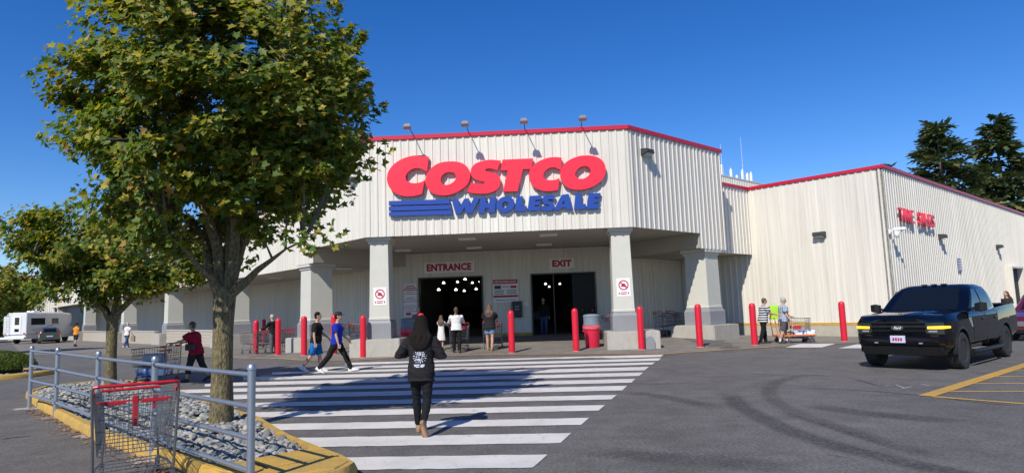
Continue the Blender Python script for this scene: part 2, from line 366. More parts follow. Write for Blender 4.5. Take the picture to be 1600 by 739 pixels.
def ground_mark(name, px, w, a, dz):
    P = smooth_open([Vector(g(*p).xy) for p in px]); vs = []; al = []; n = len(P)
    for i, p in enumerate(P):
        d = (P[min(i+1, n-1)]-P[max(0, i-1)]).normalized(); nr = Vector((-d.y, d.x)); e = min(1, i/4, (n-1-i)/4)
        for s_, q in ((-0.5, 0), (-0.22, 1), (0.22, 1), (0.5, 0)): c = p+nr*w*s_; vs.append((c.x, c.y, dz)); al.append(q*a*e)
    me = bpy.data.meshes.new(name); me.from_pydata(vs, [], [(4*i+j, 4*i+j+1, 4*i+j+5, 4*i+j+4) for i in range(n-1) for j in range(3)])
    at = me.attributes.new('soft', 'FLOAT', 'POINT'); at.data.foreach_set('value', al); me.materials.append(M_mark); link(name, me, ground)
def smooth_open(P, sub_=5):
    out = []
    for i in range(len(P)-1):
        p0, p1, p2, p3 = P[max(0, i-1)], P[i], P[i+1], P[min(len(P)-1, i+2)]
        for k in range(sub_):
            t = k/sub_; out.append(0.5*((2*p1)+(p2-p0)*t+(2*p0-5*p1+4*p2-p3)*t*t+(3*p1-p0-3*p2+p3)*t*t*t))
    return out+[P[-1]]
ground_mark('tyre_mark', [(1142,612),(1150,628),(1180,648),(1230,671),(1290,692),(1360,710),(1430,726),(1510,742),(1600,760)], 0.46, 0.40, 0.0045)
ground_mark('tyre_mark', [(1300,589),(1270,586),(1240,589),(1215,597),(1202,608),(1208,624),(1240,643),(1290,660),(1350,680),(1420,702),(1500,722)], 0.38, 0.26, 0.0052)
ground_mark('tyre_mark', [(1210,640),(1260,656),(1330,678),(1400,700)], 0.25, 0.25, 0.0058)
ground_mark('tyre_mark', [(1130,640),(1080,628),(1010,616),(960,612)], 0.5, 0.3, 0.0048)
ground_mark('tyre_mark', [(1260,630),(1330,643),(1420,652),(1540,662)], 0.6, 0.35, 0.0050)
ground_mark('tyre_mark', [(900,700),(1000,712),(1130,722),(1260,736)], 0.7, 0.3, 0.0046)
ground_mark('tyre_mark', [(0,688),(20,684),(55,681)], 0.14, 0.9, 0.0075)
for q in ([(1210,606),(1330,609),(1440,618),(1540,630),(1600,634)], [(1322,589),(1350,596),(1380,606)], [(1334,595),(1358,596)], [(1290,710),(1330,716)], [(980,598),(1030,600),(1090,597)]): ground_mark('crack', q, 0.05, 1.0, 0.0054)
# the lot left of the island is browner, older asphalt
lot = [g(-250, 640).xy, g(30, 628).xy, g(62, 640).xy, g(150, 690).xy, g(230, 716).xy, g(300, 741).xy, Vector((-2.0, 5.0)), Vector((-1.6, -6)), Vector((-30, -6)), Vector((-30, 14))]
mb = MB(); lv = [(p[0], p[1], 0.004) for p in lot]; mb.add(lv, [tuple(range(len(lv)))]); tag(mb.build('parking_lot', M_lot, fix=False), None, None, kind='structure')

# ================================================================== the store building
H1, HB, HB2, HP = 8.35, 4.56, 3.93, 7.19
S2 = math.sqrt(2)
def mir(u, v): return (v-7.066, u+7.066)
store = thing('warehouse_store', 'cream ribbed-metal warehouse store with red roof trim and columned corner entrance', 'building', (B0.x, B0.y, 0), PSI)
RIB = [(0, 0), (0.105, 0), (0.125, 0.034), (0.180, 0.034), (0.200, 0), (0.3048, 0)]
def sheet_profile(L, pitch=0.3048):
    x = 0; pr = []
    while x < L-1e-4:
        for a, o in RIB[:-1]:
            if x+a <= L: pr.append((x+a, o))
        x += pitch
    pr.append((L, 0)); return pr
def ribbed(name, p0, p1, z0, z1, parent, off=0.0, material=None):
    p0, p1 = Vector(p0), Vector(p1); d = (p1-p0); L = d.length; d.normalize(); nr = Vector((d.y, -d.x))
    m = MB(); pr = sheet_profile(L)
    vs = []
    for x, o in pr:
        q = p0+d*x+nr*(o+off); vs += [(q.x, q.y, z0), (q.x, q.y, z1)]
    m.add(vs, [(2*i, 2*i+2, 2*i+3, 2*i+1) for i in range(len(pr)-1)])
    return m.build(name, material or M_panel, parent, fix=False)
PANEL_MESH = {}
def panels(p0, p1, z0, z1, parent, off=0.0):           # each metal panel its own piece
    p0, p1 = Vector(p0), Vector(p1); d = p1-p0; L = d.length; d.normalize(); nr = Vector((d.y, -d.x)); k = max(1, round(L/0.3048)); w = L/k
    key = (round(w, 4), round(z1-z0, 3))
    if key not in PANEL_MESH:
        m = MB(); vs = []
        pr = [(a*w/0.3048, o) for a, o in RIB]; pr[0] = (0.004, 0); pr[-1] = (w, 0)
        pr = [(0, -0.012)]+pr
        for x, o in pr: vs += [(x, -o, 0), (x, -o, z1-z0)]
        m.add(vs, [(2*i, 2*i+2, 2*i+3, 2*i+1) for i in range(len(pr)-1)])
        me = bpy.data.meshes.new('panel'); me.from_pydata(m.v, [], m.f); me.materials.append(M_panel); PANEL_MESH[key] = me
    for i in range(k):
        q = p0+d*(w*i)+nr*off
        o = link('panel', PANEL_MESH[key], parent, (q.x, q.y, z0), math.atan2(d.y, d.x))
def core(name, p0, p1, z0, z1, parent, thick=0.2, material=None, ends=0.0):
    p0, p1 = Vector(p0), Vector(p1); d = (p1-p0).normalized(); nr = Vector((d.y, -d.x)); p0 = p0-d*ends; p1 = p1+d*ends
    a, b = p0-nr*0.013, p1-nr*0.013; c, e = b-nr*thick, a-nr*thick
    m = MB(); pts = [a, b, c, e]
    m.add([(p.x, p.y, z) for z in (z0, z1) for p in pts], [(3,2,1,0),(4,5,6,7),(0,1,5,4),(1,2,6,5),(2,3,7,6),(3,0,4,7)])
    return m.build(name, material or M_panel, parent)
def trim(p0, p1, z0, z1, parent, out=0.07, material=None, ext0=0.0, ext1=0.0, name='trim', back=0.12):
    p0, p1 = Vector(p0), Vector(p1); d = (p1-p0).normalized(); nr = Vector((d.y, -d.x)); p0 = p0-d*ext0; p1 = p1+d*ext1
    pts = [p0+nr*out, p1+nr*out, p1-nr*back, p0-nr*back]
    m = MB(); m.add([(p.x, p.y, z) for z in (z0, z1) for p in pts], [(3,2,1,0),(4,5,6,7),(0,1,5,4),(1,2,6,5),(2,3,7,6),(3,0,4,7)])
    return m.build(name, material or M_trim, parent, bevel=0.008)
PA, PB, PC = (-7.066, 7.066), (0, 0), (6.577, 0)
PCl = mir(6.577, 0); PSl = mir(4.5, 0); PS = (4.5, 0)
RV_ = 0.89; PD0, PD, PE, PF = (6.577, RV_), (10.54, RV_), (10.54, -5.195), (62, -5.195)
WU = -6.30
# entrance tower fascias
f1 = core('front_fascia', PA, PB, HB, H1, store); panels(PA, PB, HB-0.03, H1-0.12, f1)
f2 = core('side_fascia', PB, PC, HB, H1, store); ribbed('ribbed_sheet', PB, PS, HB-0.03, H1-0.12, f2); ribbed('ribbed_sheet', PS, PC, HB2-0.03, H1-0.12, f2)
f3 = core('side_fascia', PCl, PA, HB, H1, store); ribbed('ribbed_sheet', PSl, PA, HB-0.03, H1-0.12, f3); ribbed('ribbed_sheet', PCl, PSl, HB2-0.03, H1-0.12, f3)
core('return_fascia', PC, (6.577, 6), HB2, H1-0.05, store); core('return_fascia', (-1, PCl[1]), PCl, HB2, H1-0.05, store)
trim(PA, PB, H1-0.13, H1+0.03, store, ext0=0.03, ext1=0.03)
trim(PB, PC, H1-0.13, H1+0.03, store, ext1=0.07, ext0=0.05); trim(PCl, PA, H1-0.13, H1+0.03, store, ext0=0.07, ext1=0.05)
trim(PC, (6.577, 6), H1-0.13, H1+0.028, store)
# recessed fascia on the right, long fascia on the left wing
f4 = core('wing_fascia', PD0, PD, HB2, HP, store); ribbed('ribbed_sheet', PD0, PD, HB2-0.03, HP-0.1, f4); trim(PD0, PD, HP-0.12, HP+0.03, store)
WL = (WU, 99); WR = (WU, 13.6)
f5 = core('wing_fascia', WL, WR, HB2, HP, store); ribbed('ribbed_sheet', WL, WR, HB2-0.03, HP-0.1, f5); trim(WL, WR, HP-0.12, HP+0.03, store)
# tyre bay walls
f6 = core('bay_wall', (10.54, 6), PE, -0.3, HP, store, 0.25); panels(PD, PE, 0.60, HP-0.1, f6); ribbed('ribbed_sheet', (10.54, 5.0), PD, 0.60, HB2, f6)
f7 = core('bay_wall', PE, PF, -0.3, HP-0.02, store, 0.25); ribbed('ribbed_sheet', PE, PF, 0.60, HP-0.1, f7)
trim(PD, PE, HP-0.12, HP+0.03, store, ext1=0.05); trim(PE, PF, HP-0.12, HP+0.03, store, ext0=0.05)
M_foot = mat('wall footing', (0.45, 0.41, 0.33), 0.9, c2=(0.36, 0.33, 0.27), scale=4, bump=0.3)
trim((10.54, 5), PE, -0.3, 0.46, store, 0.06, M_foot, ext1=0.04, name='footing'); trim(PE, PF, -0.3, 0.46, store, 0.06, M_foot, name='footing')
trim((10.54, 5), PE, 0.46, 0.60, store, 0.05, M_yellow, ext1=0.03, name='yellow_band'); trim(PE, PF, 0.46, 0.60, store, 0.05, M_yellow, name='yellow_band')
# door recesses on the long side wall
for u0, u1, zt in ((30.9, 34.0, 3.15), (44, 47, 3.15)):
    m = MB(); m.box(u0, u1, -5.26, -5.20, 0.62, zt); m.build('bay_door', M_dark, store)
    m = MB(); m.box(u0-0.12, u0, -5.6, -5.19, 0.0, zt+0.1); m.box(u1, u1+0.12, -5.6, -5.19, 0.0, zt+0.1); m.box(u0, u1, -5.6, -5.19, zt, zt+0.1); m.build('door_surround', M_panel, store)
# ceilings: the higher porch and the lower colonnades (their inner sides are the step down)
def slab(name, poly, z0, z1, material, parent=store):
    m = MB(); m.prism(poly, lambda p: (p[0], p[1], z0), lambda p: (p[0], p[1], z1)); return m.build(name, material, parent)
a45 = mir(5.66, 5.37)
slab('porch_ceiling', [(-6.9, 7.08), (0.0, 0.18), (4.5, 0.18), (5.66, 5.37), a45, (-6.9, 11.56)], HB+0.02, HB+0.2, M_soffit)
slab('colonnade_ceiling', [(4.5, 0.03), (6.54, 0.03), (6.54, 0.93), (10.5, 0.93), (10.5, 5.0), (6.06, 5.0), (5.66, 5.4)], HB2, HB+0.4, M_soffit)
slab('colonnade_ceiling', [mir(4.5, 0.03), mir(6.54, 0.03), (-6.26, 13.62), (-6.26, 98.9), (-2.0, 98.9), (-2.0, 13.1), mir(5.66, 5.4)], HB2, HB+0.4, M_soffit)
# roofs
slab('roof', [(-6.9, 7.2), (-0.05, 0.3), (6.4, 0.3), (6.4, 6), (-1, 13.5), (-6.9, 13.5)], H1-0.5, H1-0.3, M_soffit)
slab('roof', [(-6.2, 98), (-6.2, 13.8), (-1, 13.8), (6.7, 6.1), (6.7, 1.1), (10.7, 1.1), (10.7, -5.0), (62, -5.0), (62, 98)], HP-0.6, HP-0.4, M_soffit)
# door wall
DN = 7.8; DL, DR = -10.75, 0.77; ZF = hgt(*tnw(-5, 7.8).xy); HD = 3.27
def dw(t): return tn2uv(t, DN)
segs = [(DL, -9.5, ZF-0.1, HB), (-9.5, -6.44, HD, HB), (-6.44, -3.95, ZF-0.1, HB), (-3.95, -0.92, HD, HB), (-0.92, DR, ZF-0.1, HB)]
dwall = core('door_wall', dw(DL), dw(DL+0.02), ZF, HB, store)
for a, b, z0, z1 in segs:
    c_ = core('wall_core', dw(a), dw(b), z0, z1, dwall, 0.25); panels(dw(a), dw(b), z0, z1-0.002, dwall)
for a, b in ((-9.5, -6.44), (-3.95, -0.92)):
    m = MB(Matrix.Rotation(-math.pi/4, 4, 'Z')); w = 0.07
    m.box(a-w, a, DN-0.06, DN+0.3, ZF, HD+w); m.box(b, b+w, DN-0.06, DN+0.3, ZF, HD+w); m.box(a, b, DN-0.06, DN+0.3, HD, HD+w); m.build('door_frame', M_bronze, store, bevel=0.006)
m = MB(Matrix.Rotation(-math.pi/4, 4, 'Z')); m.box(-2.93, -2.88, DN+0.02, DN+0.1, ZF, HD); m.build('door_mullion', M_bronze, store)
M_glass = mat('tinted door glass', (0.010, 0.010, 0.011), 0.35, spec=0.2)
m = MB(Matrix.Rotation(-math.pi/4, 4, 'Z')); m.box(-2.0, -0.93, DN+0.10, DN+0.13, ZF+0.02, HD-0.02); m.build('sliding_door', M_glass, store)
# yellow skirting along the door wall
for a, b in ((DL, -9.57), (-6.37, -4.02), (-0.85, DR)):
    trim(dw(a), dw(b), ZF-0.02, ZF+0.14, store, 0.05, M_yellow, name='skirting')
# colonnade back walls
f8 = core('colonnade_wall', (-2.1, 99), (-2.1, 13.1), -1.6, HB2, store); ribbed('ribbed_sheet', (-2.1, 99), (-2.1, 13.1), -1.6, HB2, f8)
f9 = core('colonnade_wall', (6.06, 4.97), (10.54, 4.97), -0.2, HB2, store); ribbed('ribbed_sheet', (6.06, 4.97), (10.54, 4.97), -0.2, HB2, f9)
# inside: floor, walls, ceiling and the lamps one sees through the doors
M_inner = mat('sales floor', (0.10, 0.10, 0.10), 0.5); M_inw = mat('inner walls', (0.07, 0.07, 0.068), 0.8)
RT = Matrix.Rotation(-math.pi/4, 4, 'Z')
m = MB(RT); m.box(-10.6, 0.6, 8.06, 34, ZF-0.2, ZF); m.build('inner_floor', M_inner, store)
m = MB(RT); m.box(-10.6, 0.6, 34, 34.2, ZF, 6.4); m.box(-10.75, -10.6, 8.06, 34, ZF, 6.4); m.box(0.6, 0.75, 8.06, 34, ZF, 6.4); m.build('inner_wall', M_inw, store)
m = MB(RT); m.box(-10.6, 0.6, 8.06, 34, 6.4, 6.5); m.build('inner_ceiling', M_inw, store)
for i in range(3):
    t0 = -10+i*3.9
    m = MB(RT); z = ZF
    for zz in (0.0, 1.4, 2.6): m.box(t0, t0+1.4, 21, 33, z+zz+0.12, z+zz+0.24)
    for (a, b) in ((t0, 21), (t0+1.32, 21), (t0, 27), (t0+1.32, 27)): m.box(a, a+0.08, b, b+0.08, z, z+3.8)
    for zz in (0.26, 1.66, 2.86):
        for k in range(5):
            hh = 0.6+0.5*rnd.random(); m.box(t0+0.1, t0+1.2, 21.1+k*2.3, 23+k*2.3, z+zz, z+zz+hh)
    m.build('storage_rack', mat('rack goods', (0.06, 0.045, 0.03), 0.8, c2=(0.02, 0.02, 0.03), scale=1.5), store)
for t_, n_ in ((-9.3,14),(-8.6,18),(-7.9,13),(-7.2,20),(-6.9,15),(-9.0,24),(-8.1,27),(-7.0,26),(-6.3,18),(-3.3,20),(-8.4,21),(-5.5,24),(-9.1,11),(-7.6,16),(-8.9,30),(-7.3,31),(-6.6,23),(-8.3,12),(-9.3,20),(-2.2,26),(-3.0,30)):
    m = MB(RT @ Matrix.Translation((t_, n_, 1.70+(0.026+0.021*rnd.random())*(23.5+n_)))); m.lathe([(0.03, 0.12), (0.07, 0.06), (0.095, 0.0), (0.01, -0.01)], 10); m.build('high_bay_lamp', M_lampw, store)
# porch and colonnade ceiling lamps
for px, py in ((630,391),(730,373),(741,387),(857,367),(850,382)):
    p = at_z(px, py, HB); u_, v_ = to_uv(p); m = MB(Matrix.Translation((u_, v_, HB)) @ RT); m.box(-0.35, 0.35, -0.2, 0.2, -0.05, 0.03); m.build('ceiling_light', M_white, store, bevel=0.01)
for px, py in ((537,419),(430,434),(1040,408)):
    p = at_z(px, py, HB2); u_, v_ = to_uv(p); m = MB(Matrix.Translation((u_, v_, HB2))); m.box(-0.35, 0.35, -0.2, 0.2, -0.05, 0.01); m.build('ceiling_light', M_white, store, bevel=0.01)
# columns: plinth, grey base, tapered shaft, stepped capital
def ring(cx, cy, hx, hy, z): return [(cx-hx, cy-hy, z), (cx+hx, cy-hy, z), (cx+hx, cy+hy, z), (cx-hx, cy+hy, z)]
def column(cx, cy, h, zb, z_top, M, pl, tp=1.12):
    # pl = plinth rectangle x0,x1,y0,y1 ; h = half width of the shaft
    c = MB(M); c.loft([ring(cx, cy, h*tp, h*tp, 1.50), ring(cx, cy, h, h, z_top-0.2)]); co = c.build('column', M_col, store, bevel=0.012)
    m = MB(M); m.box(cx-h-0.05, cx+h+0.05, cy-h-0.05, cy+h+0.05, z_top-0.26, z_top-0.16); m.box(cx-h-0.12, cx+h+0.12, cy-h-0.12, cy+h+0.12, z_top-0.157, z_top-0.004); m.build('capital', M_col, co, bevel=0.01)
    m = MB(M); m.loft([ring(cx, cy, h*(tp+0.19), h*(tp+0.19), 0.72), ring(cx, cy, h*(tp+0.19), h*(tp+0.19), 1.30), ring(cx, cy, h*(tp+0.05), h*(tp+0.05), 1.42)]); m.build('base', M_base, co, bevel=0.012)
    m = MB(M); m.box(cx-h*(tp+0.05), cx+h*(tp+0.05), cy-h*(tp+0.05), cy+h*(tp+0.05), 1.42, 1.53); m.build('base_moulding', M_col, co, bevel=0.02)
    m = MB(M); m.box(*pl, zb-0.15, 0.73); m.build('plinth', M_conc, co, bevel=0.03, seg=2)
    return co
column(-9.56, 0.62, 0.345, 0.1, HB, RT, (-10.6, -8.72, -0.15, 1.35))
column(-0.44, 0.62, 0.345, 0.1, HB, RT, (-1.15, 0.76, -0.15, 1.35))
I4 = Matrix.Identity(4)
column(5.5, 0.62, 0.5, 0.1, HB2, I4, (4.55, 6.55, -0.35, 1.75), 1.04)
column(mir(5.5, 0.62)[0], mir(5.5, 0.62)[1], 0.5, 0.05, HB2, I4, (mir(0, -0.35)[0], mir(0, 1.75)[0], mir(4.55, 0)[1], mir(6.55, 0)[1]), 1.04)
for v_, zb in ((24.6, 0), (38.0, -0.1), (52.5, -0.2), (72, -0.35), (93, -0.45)):
    column(-5.72, v_, 0.5, zb, HB2, I4, (-6.9, -4.9, v_-1.1, v_+1.1), 1.04)
# dropped column heads under the lower fascia
# low block walls between the wing piers, each block laid singly in the near bays
bw_mesh = None
for v0, v1, near in ((26.2, 36.4, True), (39.6, 50.8, True), (54.2, 70.4, False), (73.7, 91.4, False)):
    zb = hgt(*uvw(-6.5, (v0+v1)/2).xy)-0.1
    m = MB(); m.box(-6.55, -6.35, v0, v1, zb-0.3, zb+1.02); wall_o = m.build('block_wall', M_block, store)
    m = MB(); m.box(-6.60, -6.30, v0, v1, zb+1.02, zb+1.12); m.build('coping', M_conc, wall_o, bevel=0.01)
    if near:
        if bw_mesh is None:
            q = MB(); q.box(-0.02, 0.0, 0, 0.39, 0, 0.19); bo = q.build('block', M_block, wall_o, bevel=0.008); bw_mesh = bo.data; bo.location = (-6.55, v0, zb)
        for r in range(5):
            k = 0; y = v0+(0.2 if r % 2 else 0)
            while y+0.39 < v1:
                link('block', bw_mesh, wall_o, (-6.551-0.002*rnd.random(), y, zb+0.02+r*0.2)); y += 0.4
# higher roof section and aerials behind
rp = on_wall(1127, 273, Vector(uvw(0, 14).xy), Vector((V.x, V.y))); ru, rv = to_uv(rp); rz = rp.z
f10 = core('upper_roof_wall', (ru-14, 14), (ru+30, 14), 6, rz, store, 0.3); ribbed('ribbed_sheet', (ru-14, 14), (ru+30, 14), 6, rz-0.1, f10)
trim((ru-14, 14), (ru+30, 14), rz-0.12, rz, store, 0.05, mat('pale flashing', (0.55, 0.54, 0.50), 0.5))
for du, h_, w_ in ((0.5, 0.9, 0.25), (1.0, 1.1, 0.3), (2.6, 1.0, 0.16), (3.6, 0.5, 0.12), (4.7, 1.15, 0.2), (5.6, 0.9, 0.26), (6.3, 1.1, 0.18)):
    m = MB(); m.box(ru+du-w_/2, ru+du+w_/2, 14.4, 14.6, rz-0.1, rz+h_*0.85); m.tube([(ru+du, 14.5, rz+h_*0.8), (ru+du, 14.5, rz+h_)], w_/3, 6); m.build('roof_vent', M_white, store, bevel=0.02)
for du, h_ in ((1.1, 3.0), (4.8, 4.2)):
    m = MB(); m.tube([(ru+du, 14.5, rz), (ru+du, 14.5, rz+h_)], [0.018, 0.008], 6); m.build('aerial', M_white, store)
# far corner tower of the wing
FT = RT @ Matrix.Translation((0, 0, 0))
far = uvw(-6.3, 99); ft, fn = to_tn(far)
a_, b_ = tn2uv(ft-5.2, fn-1.2), tn2uv(ft+1.5, fn-1.2)
f11 = core('far_tower', a_, b_, -2, 8.6, store, 6.0); ribbed('ribbed_sheet', a_, b_, -2, 8.5, f11); trim(a_, b_, 8.45, 8.65, store)

# ================================================================== lettering
def smooth_loop(pts, sub=4, corner=42):
    n = len(pts); out = []
    P = [Vector((p[0], p[1])) for p in pts]
    cr = []
    for i in range(n):
        a = (P[i]-P[i-1]); b = (P[(i+1) % n]-P[i]); cr.append(abs(a.angle_signed(b, 0)) > R(corner))
    for i in range(n):
        p0, p1, p2, p3 = P[i-1], P[i], P[(i+1) % n], P[(i+2) % n]
        if cr[i]: p0 = p1-(p2-p1)*0.5
        if cr[(i+1) % n]: p3 = p2+(p2-p1)*0.5
        if cr[i] and cr[(i+1) % n]: out.append(tuple(p1)); continue
        for k in range(sub):
            t = k/sub; t2 = t*t; t3 = t2*t
            out.append(tuple(0.5*((2*p1)+(p2-p0)*t+(2*p0-5*p1+4*p2-p3)*t2+(3*p1-p0-3*p2+p3)*t3)))
    return out
def ell(cx, cy, rx, ry, n=28, sl=0.0): return [(cx+rx*math.cos(2*math.pi*k/n)+sl*ry*math.sin(2*math.pi*k/n), cy+ry*math.sin(2*math.pi*k/n)) for k in range(n)]
Z1 = lambda p: (600+p[0]/6.717, 235+p[1]/6.717)
Z2 = lambda p: (770+p[0]/6.717, 235+p[1]/6.717)
LET = [
 ('red', Z1, [(478,82),(410,70),(340,68),(270,80),(190,110),(110,165),(62,230),(45,300),(55,365),(90,425),(150,470),(230,492),(320,490),(410,470),(440,322),(400,345),(340,356),(285,350),(248,328),(238,295),(250,258),(285,222),(335,200),(390,203),(435,222),(462,240)], []),
 ('red', Z1, [(690,130),(770,132),(840,155),(890,200),(910,255),(905,320),(865,385),(800,435),(720,470),(640,484),(560,475),(500,445),(460,395),(447,335),(460,265),(500,205),(560,160),(620,138)], [[(700,240),(745,250),(762,280),(755,320),(725,352),(680,372),(635,370),(610,350),(605,315),(620,275),(655,248)]]),
 ('red', Z1, [(1230,122),(1140,112),(1070,118),(990,140),(940,175),(918,220),(920,270),(945,305),(1000,328),(1055,340),(1065,352),(1040,365),(1000,365),(960,357),(925,345),(878,440),(930,458),(1010,466),(1090,462),(1160,440),(1205,405),(1228,350),(1222,300),(1190,262),(1140,245),(1085,235),(1068,218),(1085,205),(1120,203),(1160,212),(1192,225)], []),
 ('red', Z2, [(105,112),(425,98),(405,210),(320,210),(262,440),(110,445),(160,222),(85,225)], []),
 ('red', Z2, [(722,90),(640,85),(570,95),(490,125),(420,175),(385,230),(380,290),(400,350),(440,400),(510,432),(600,440),(685,425),(700,300),(660,318),(610,325),(560,318),(535,300),(532,265),(555,225),(600,195),(650,192),(690,210),(715,222)], []),
 ('red', Z2, [(960,68),(1050,72),(1120,100),(1165,150),(1180,210),(1170,275),(1130,335),(1060,385),(980,415),(890,425),(810,412),(750,375),(715,320),(705,255),(720,195),(765,140),(830,100),(900,76)], [[(960,178),(1005,190),(1022,220),(1012,262),(975,298),(930,312),(885,305),(863,275),(870,235),(905,195)]]),
 ('bar', Z1, [(62,540),(690,520),(700,568),(62,584)], []), ('bar', Z1, [(62,598),(705,578),(712,624),(62,642)], []), ('bar', Z1, [(62,655),(715,632),(728,680),(65,698)], []),
 ('blue', Z1, [(715,520),(785,516),(800,600),(850,514),(895,512),(905,595),(945,510),(1012,506),(930,665),(865,670),(850,600),(815,672),(758,676)], []),
 ('blue', Z1, [(1015,508),(1080,504),(1072,560),(1110,558),(1118,503),(1182,500),(1165,660),(1098,663),(1103,610),(1065,612),(1058,668),(990,672)], []),
 ('blue', Z2, ell(135,575,94,85,sl=-0.15), [ell(133,577,33,32,16,sl=-0.15)]),
 ('blue', Z2, [(250,492),(322,490),(300,590),(358,588),(350,645),(232,650)], []),
 ('blue', Z2, [(385,487),(512,480),(505,525),(448,528),(446,545),(498,543),(492,580),(442,583),(440,598),(495,596),(488,640),(365,643)], []),
 ('blue', Z2, [(655,490),(600,476),(545,487),(518,515),(520,550),(550,572),(590,580),(592,590),(560,598),(520,588),(505,630),(560,645),(610,640),(640,615),(645,580),(625,555),(590,540),(578,528),(600,520),(640,528)], []),
 ('blue', Z2, [(720,475),(795,465),(835,628),(770,630),(765,605),(720,608),(705,632),(638,636)], [[(745,530),(752,570),(728,572)]]),
 ('blue', Z2, [(865,465),(930,463),(925,570),(972,568),(968,622),(850,628)], []),
 ('blue', Z2, [(1003,460),(1130,455),(1122,498),(1065,500),(1063,518),(1115,516),(1108,553),(1060,556),(1058,572),(1115,570),(1108,618),(980,625)], [])]
def big_sign(name, label, loc, rz, scale=1.0, flip=0.0):
    s = thing(name, label, 'store sign', loc, rz)
    for kind, Z, loop, holes in LET:
        def conv(p):
            w = on_wall(*Z(p), B0, N); t_, _ = to_tn(w); return ((t_+5.0)*scale, (w.z-6.0)*scale)
        isround = kind == 'red' or len(loop) > 14
        lp = [conv(p) for p in (smooth_loop(loop) if isround and len(loop) > 8 else loop)]
        hs = [[conv(p) for p in (smooth_loop(h) if len(h) > 4 else h)] for h in holes]
        m = MB(); dpt = 0.16 if kind == 'red' else 0.12
        m.prism(lp, lambda p: (p[0], -dpt, p[1]), lambda p: (p[0], 0, p[1]), hs)
        m.build({'red': 'letter', 'blue': 'letter', 'bar': 'stripe'}[kind], M_sred if kind == 'red' else M_sblue, s)
    return s
ang_tn = math.atan2(T.y, T.x)
p = tnw(-5.0, -0.05, 6.0); big_sign('store_sign', 'large red and blue store-name letters on entrance tower front', p, ang_tn)
p = tnw(ft-2.3, fn-1.30, 6.4); big_sign('store_sign', 'distant red and blue store-name letters on the far wing tower', p, ang_tn, 1.0).scale = (0.55, 1, 0.95)

def text_mesh(s, size, bold=0.0, shear=0.0, ext=0.0, sx=1.0):
    cu = bpy.data.curves.new('t', 'FONT'); cu.body = s; cu.size = size; cu.offset = bold; cu.shear = shear; cu.extrude = ext
    cu.space_character = 1.0+3.0*bold; cu.align_x = 'CENTER'; cu.align_y = 'CENTER'; cu.resolution_u = 2
    o = bpy.data.objects.new('t', cu); COL.objects.link(o)
    dg = bpy.context.evaluated_depsgraph_get(); me = bpy.data.meshes.new_from_object(o.evaluated_get(dg))
    bpy.data.objects.remove(o); bpy.data.curves.remove(cu)
    if sx != 1.0: me.transform(Matrix.Diagonal((sx, 1, 1, 1)))
    return me
def text(s, size, material, parent, loc, bold=0.0, ext=0.003, sx=1.0, name='lettering', width=None):
    me = text_mesh(s, size, bold, 0, ext)
    xs = [v.co.x for v in me.vertices]; ys = [v.co.y for v in me.vertices]
    me.transform(Matrix.Translation((-(min(xs)+max(xs))/2, -(min(ys)+max(ys))/2, 0)))
    if width: sx = width/(max(xs)-min(xs))
    me.transform(Matrix.Rotation(math.pi/2, 4, 'X') @ Matrix.Diagonal((sx, 1, 1, 1)))
    me.materials.append(material); return link(name, me, parent, loc)
M_maroon = mat('dark red lettering', (0.42, 0.008, 0.03), 0.5); M_ink = mat('dark print', (0.03, 0.03, 0.035), 0.6)
M_board = mat('white sign board', (0.84, 0.82, 0.81), 0.45, c2=(0.78, 0.76, 0.75), scale=2)
def board(name, label, cx, z0, z1, w, origin, rz, thick=0.04, material=None):
    s = thing(name, label, 'sign', origin, rz); m = MB(); m.box(-w/2, w/2, -thick, 0, z0-origin[2], z1-origin[2]); m.build('board', material or M_board, s, bevel=0.004); return s
OUT = DN-0.040
s = board('entrance_sign', 'white board lettered ENTRANCE in dark red above the left doorway', 0, 3.55, 4.08, 2.5, tnw(-8.02, OUT, 3.55), ang_tn)
text('ENTRANCE', 0.45, M_maroon, s, (0, -0.045, 0.265), 0.024, width=2.22)
s = board('exit_sign', 'white board lettered EXIT in dark red above the right doorway', 0, 3.56, 4.03, 1.2, tnw(-2.46, OUT, 3.56), ang_tn)
text('EXIT', 0.42, M_maroon, s, (0, -0.045, 0.235), 0.024, width=0.95)
s = board('hours_sign', 'white notice board with red header bands between the two doorways', 0, 2.0, 3.14, 1.24, tnw(-5.26, OUT, 2.0), ang_tn)
def patch(par, x0, x1, z0, z1, material, y=-0.043, name='printed_band'):
    m = MB(); m.box(x0, x1, y-0.002, y, z0, z1); return m.build(name, material, par)
patch(s, -0.6, 0.6, 0.90, 1.11, M_maroon); patch(s, -0.6, 0.6, 0.24, 0.34, M_maroon)
text('MERCHANDISE HOURS', 0.12, M_board, s, (0, -0.048, 1.0), 0.003, width=1.05); patch(s, -0.54, -0.22, 0.66, 0.82, M_ink); patch(s, 0.24, 0.54, 0.68, 0.80, M_maroon)
for i, z_ in enumerate((0.74, 0.56, 0.48, 0.40)):
    patch(s, -0.16 if i == 0 else -0.54, 0.18 if i == 0 else -0.08, z_, z_+0.028, M_ink)
    if i: patch(s, 0.06, 0.54, z_, z_+0.03, M_ink)
patch(s, -0.5, 0.5, 0.1, 0.125, M_ink)
s = board('membership_sign', 'tall white notice with red lines of print left of the entrance doorway', 0, 1.45, 3.06, 0.62, tnw(-9.96, OUT, 1.45), ang_tn)
for i in range(14):
    z_ = 1.48-i*0.095; w_ = 0.20+0.08*((i*7) % 3)
    if i in (5, 9): continue
    patch(s, -w_, w_, z_, z_+(0.05 if i < 3 else 0.025), M_maroon)
patch(s, -0.24, 0.02, 0.08, 0.2, M_maroon)
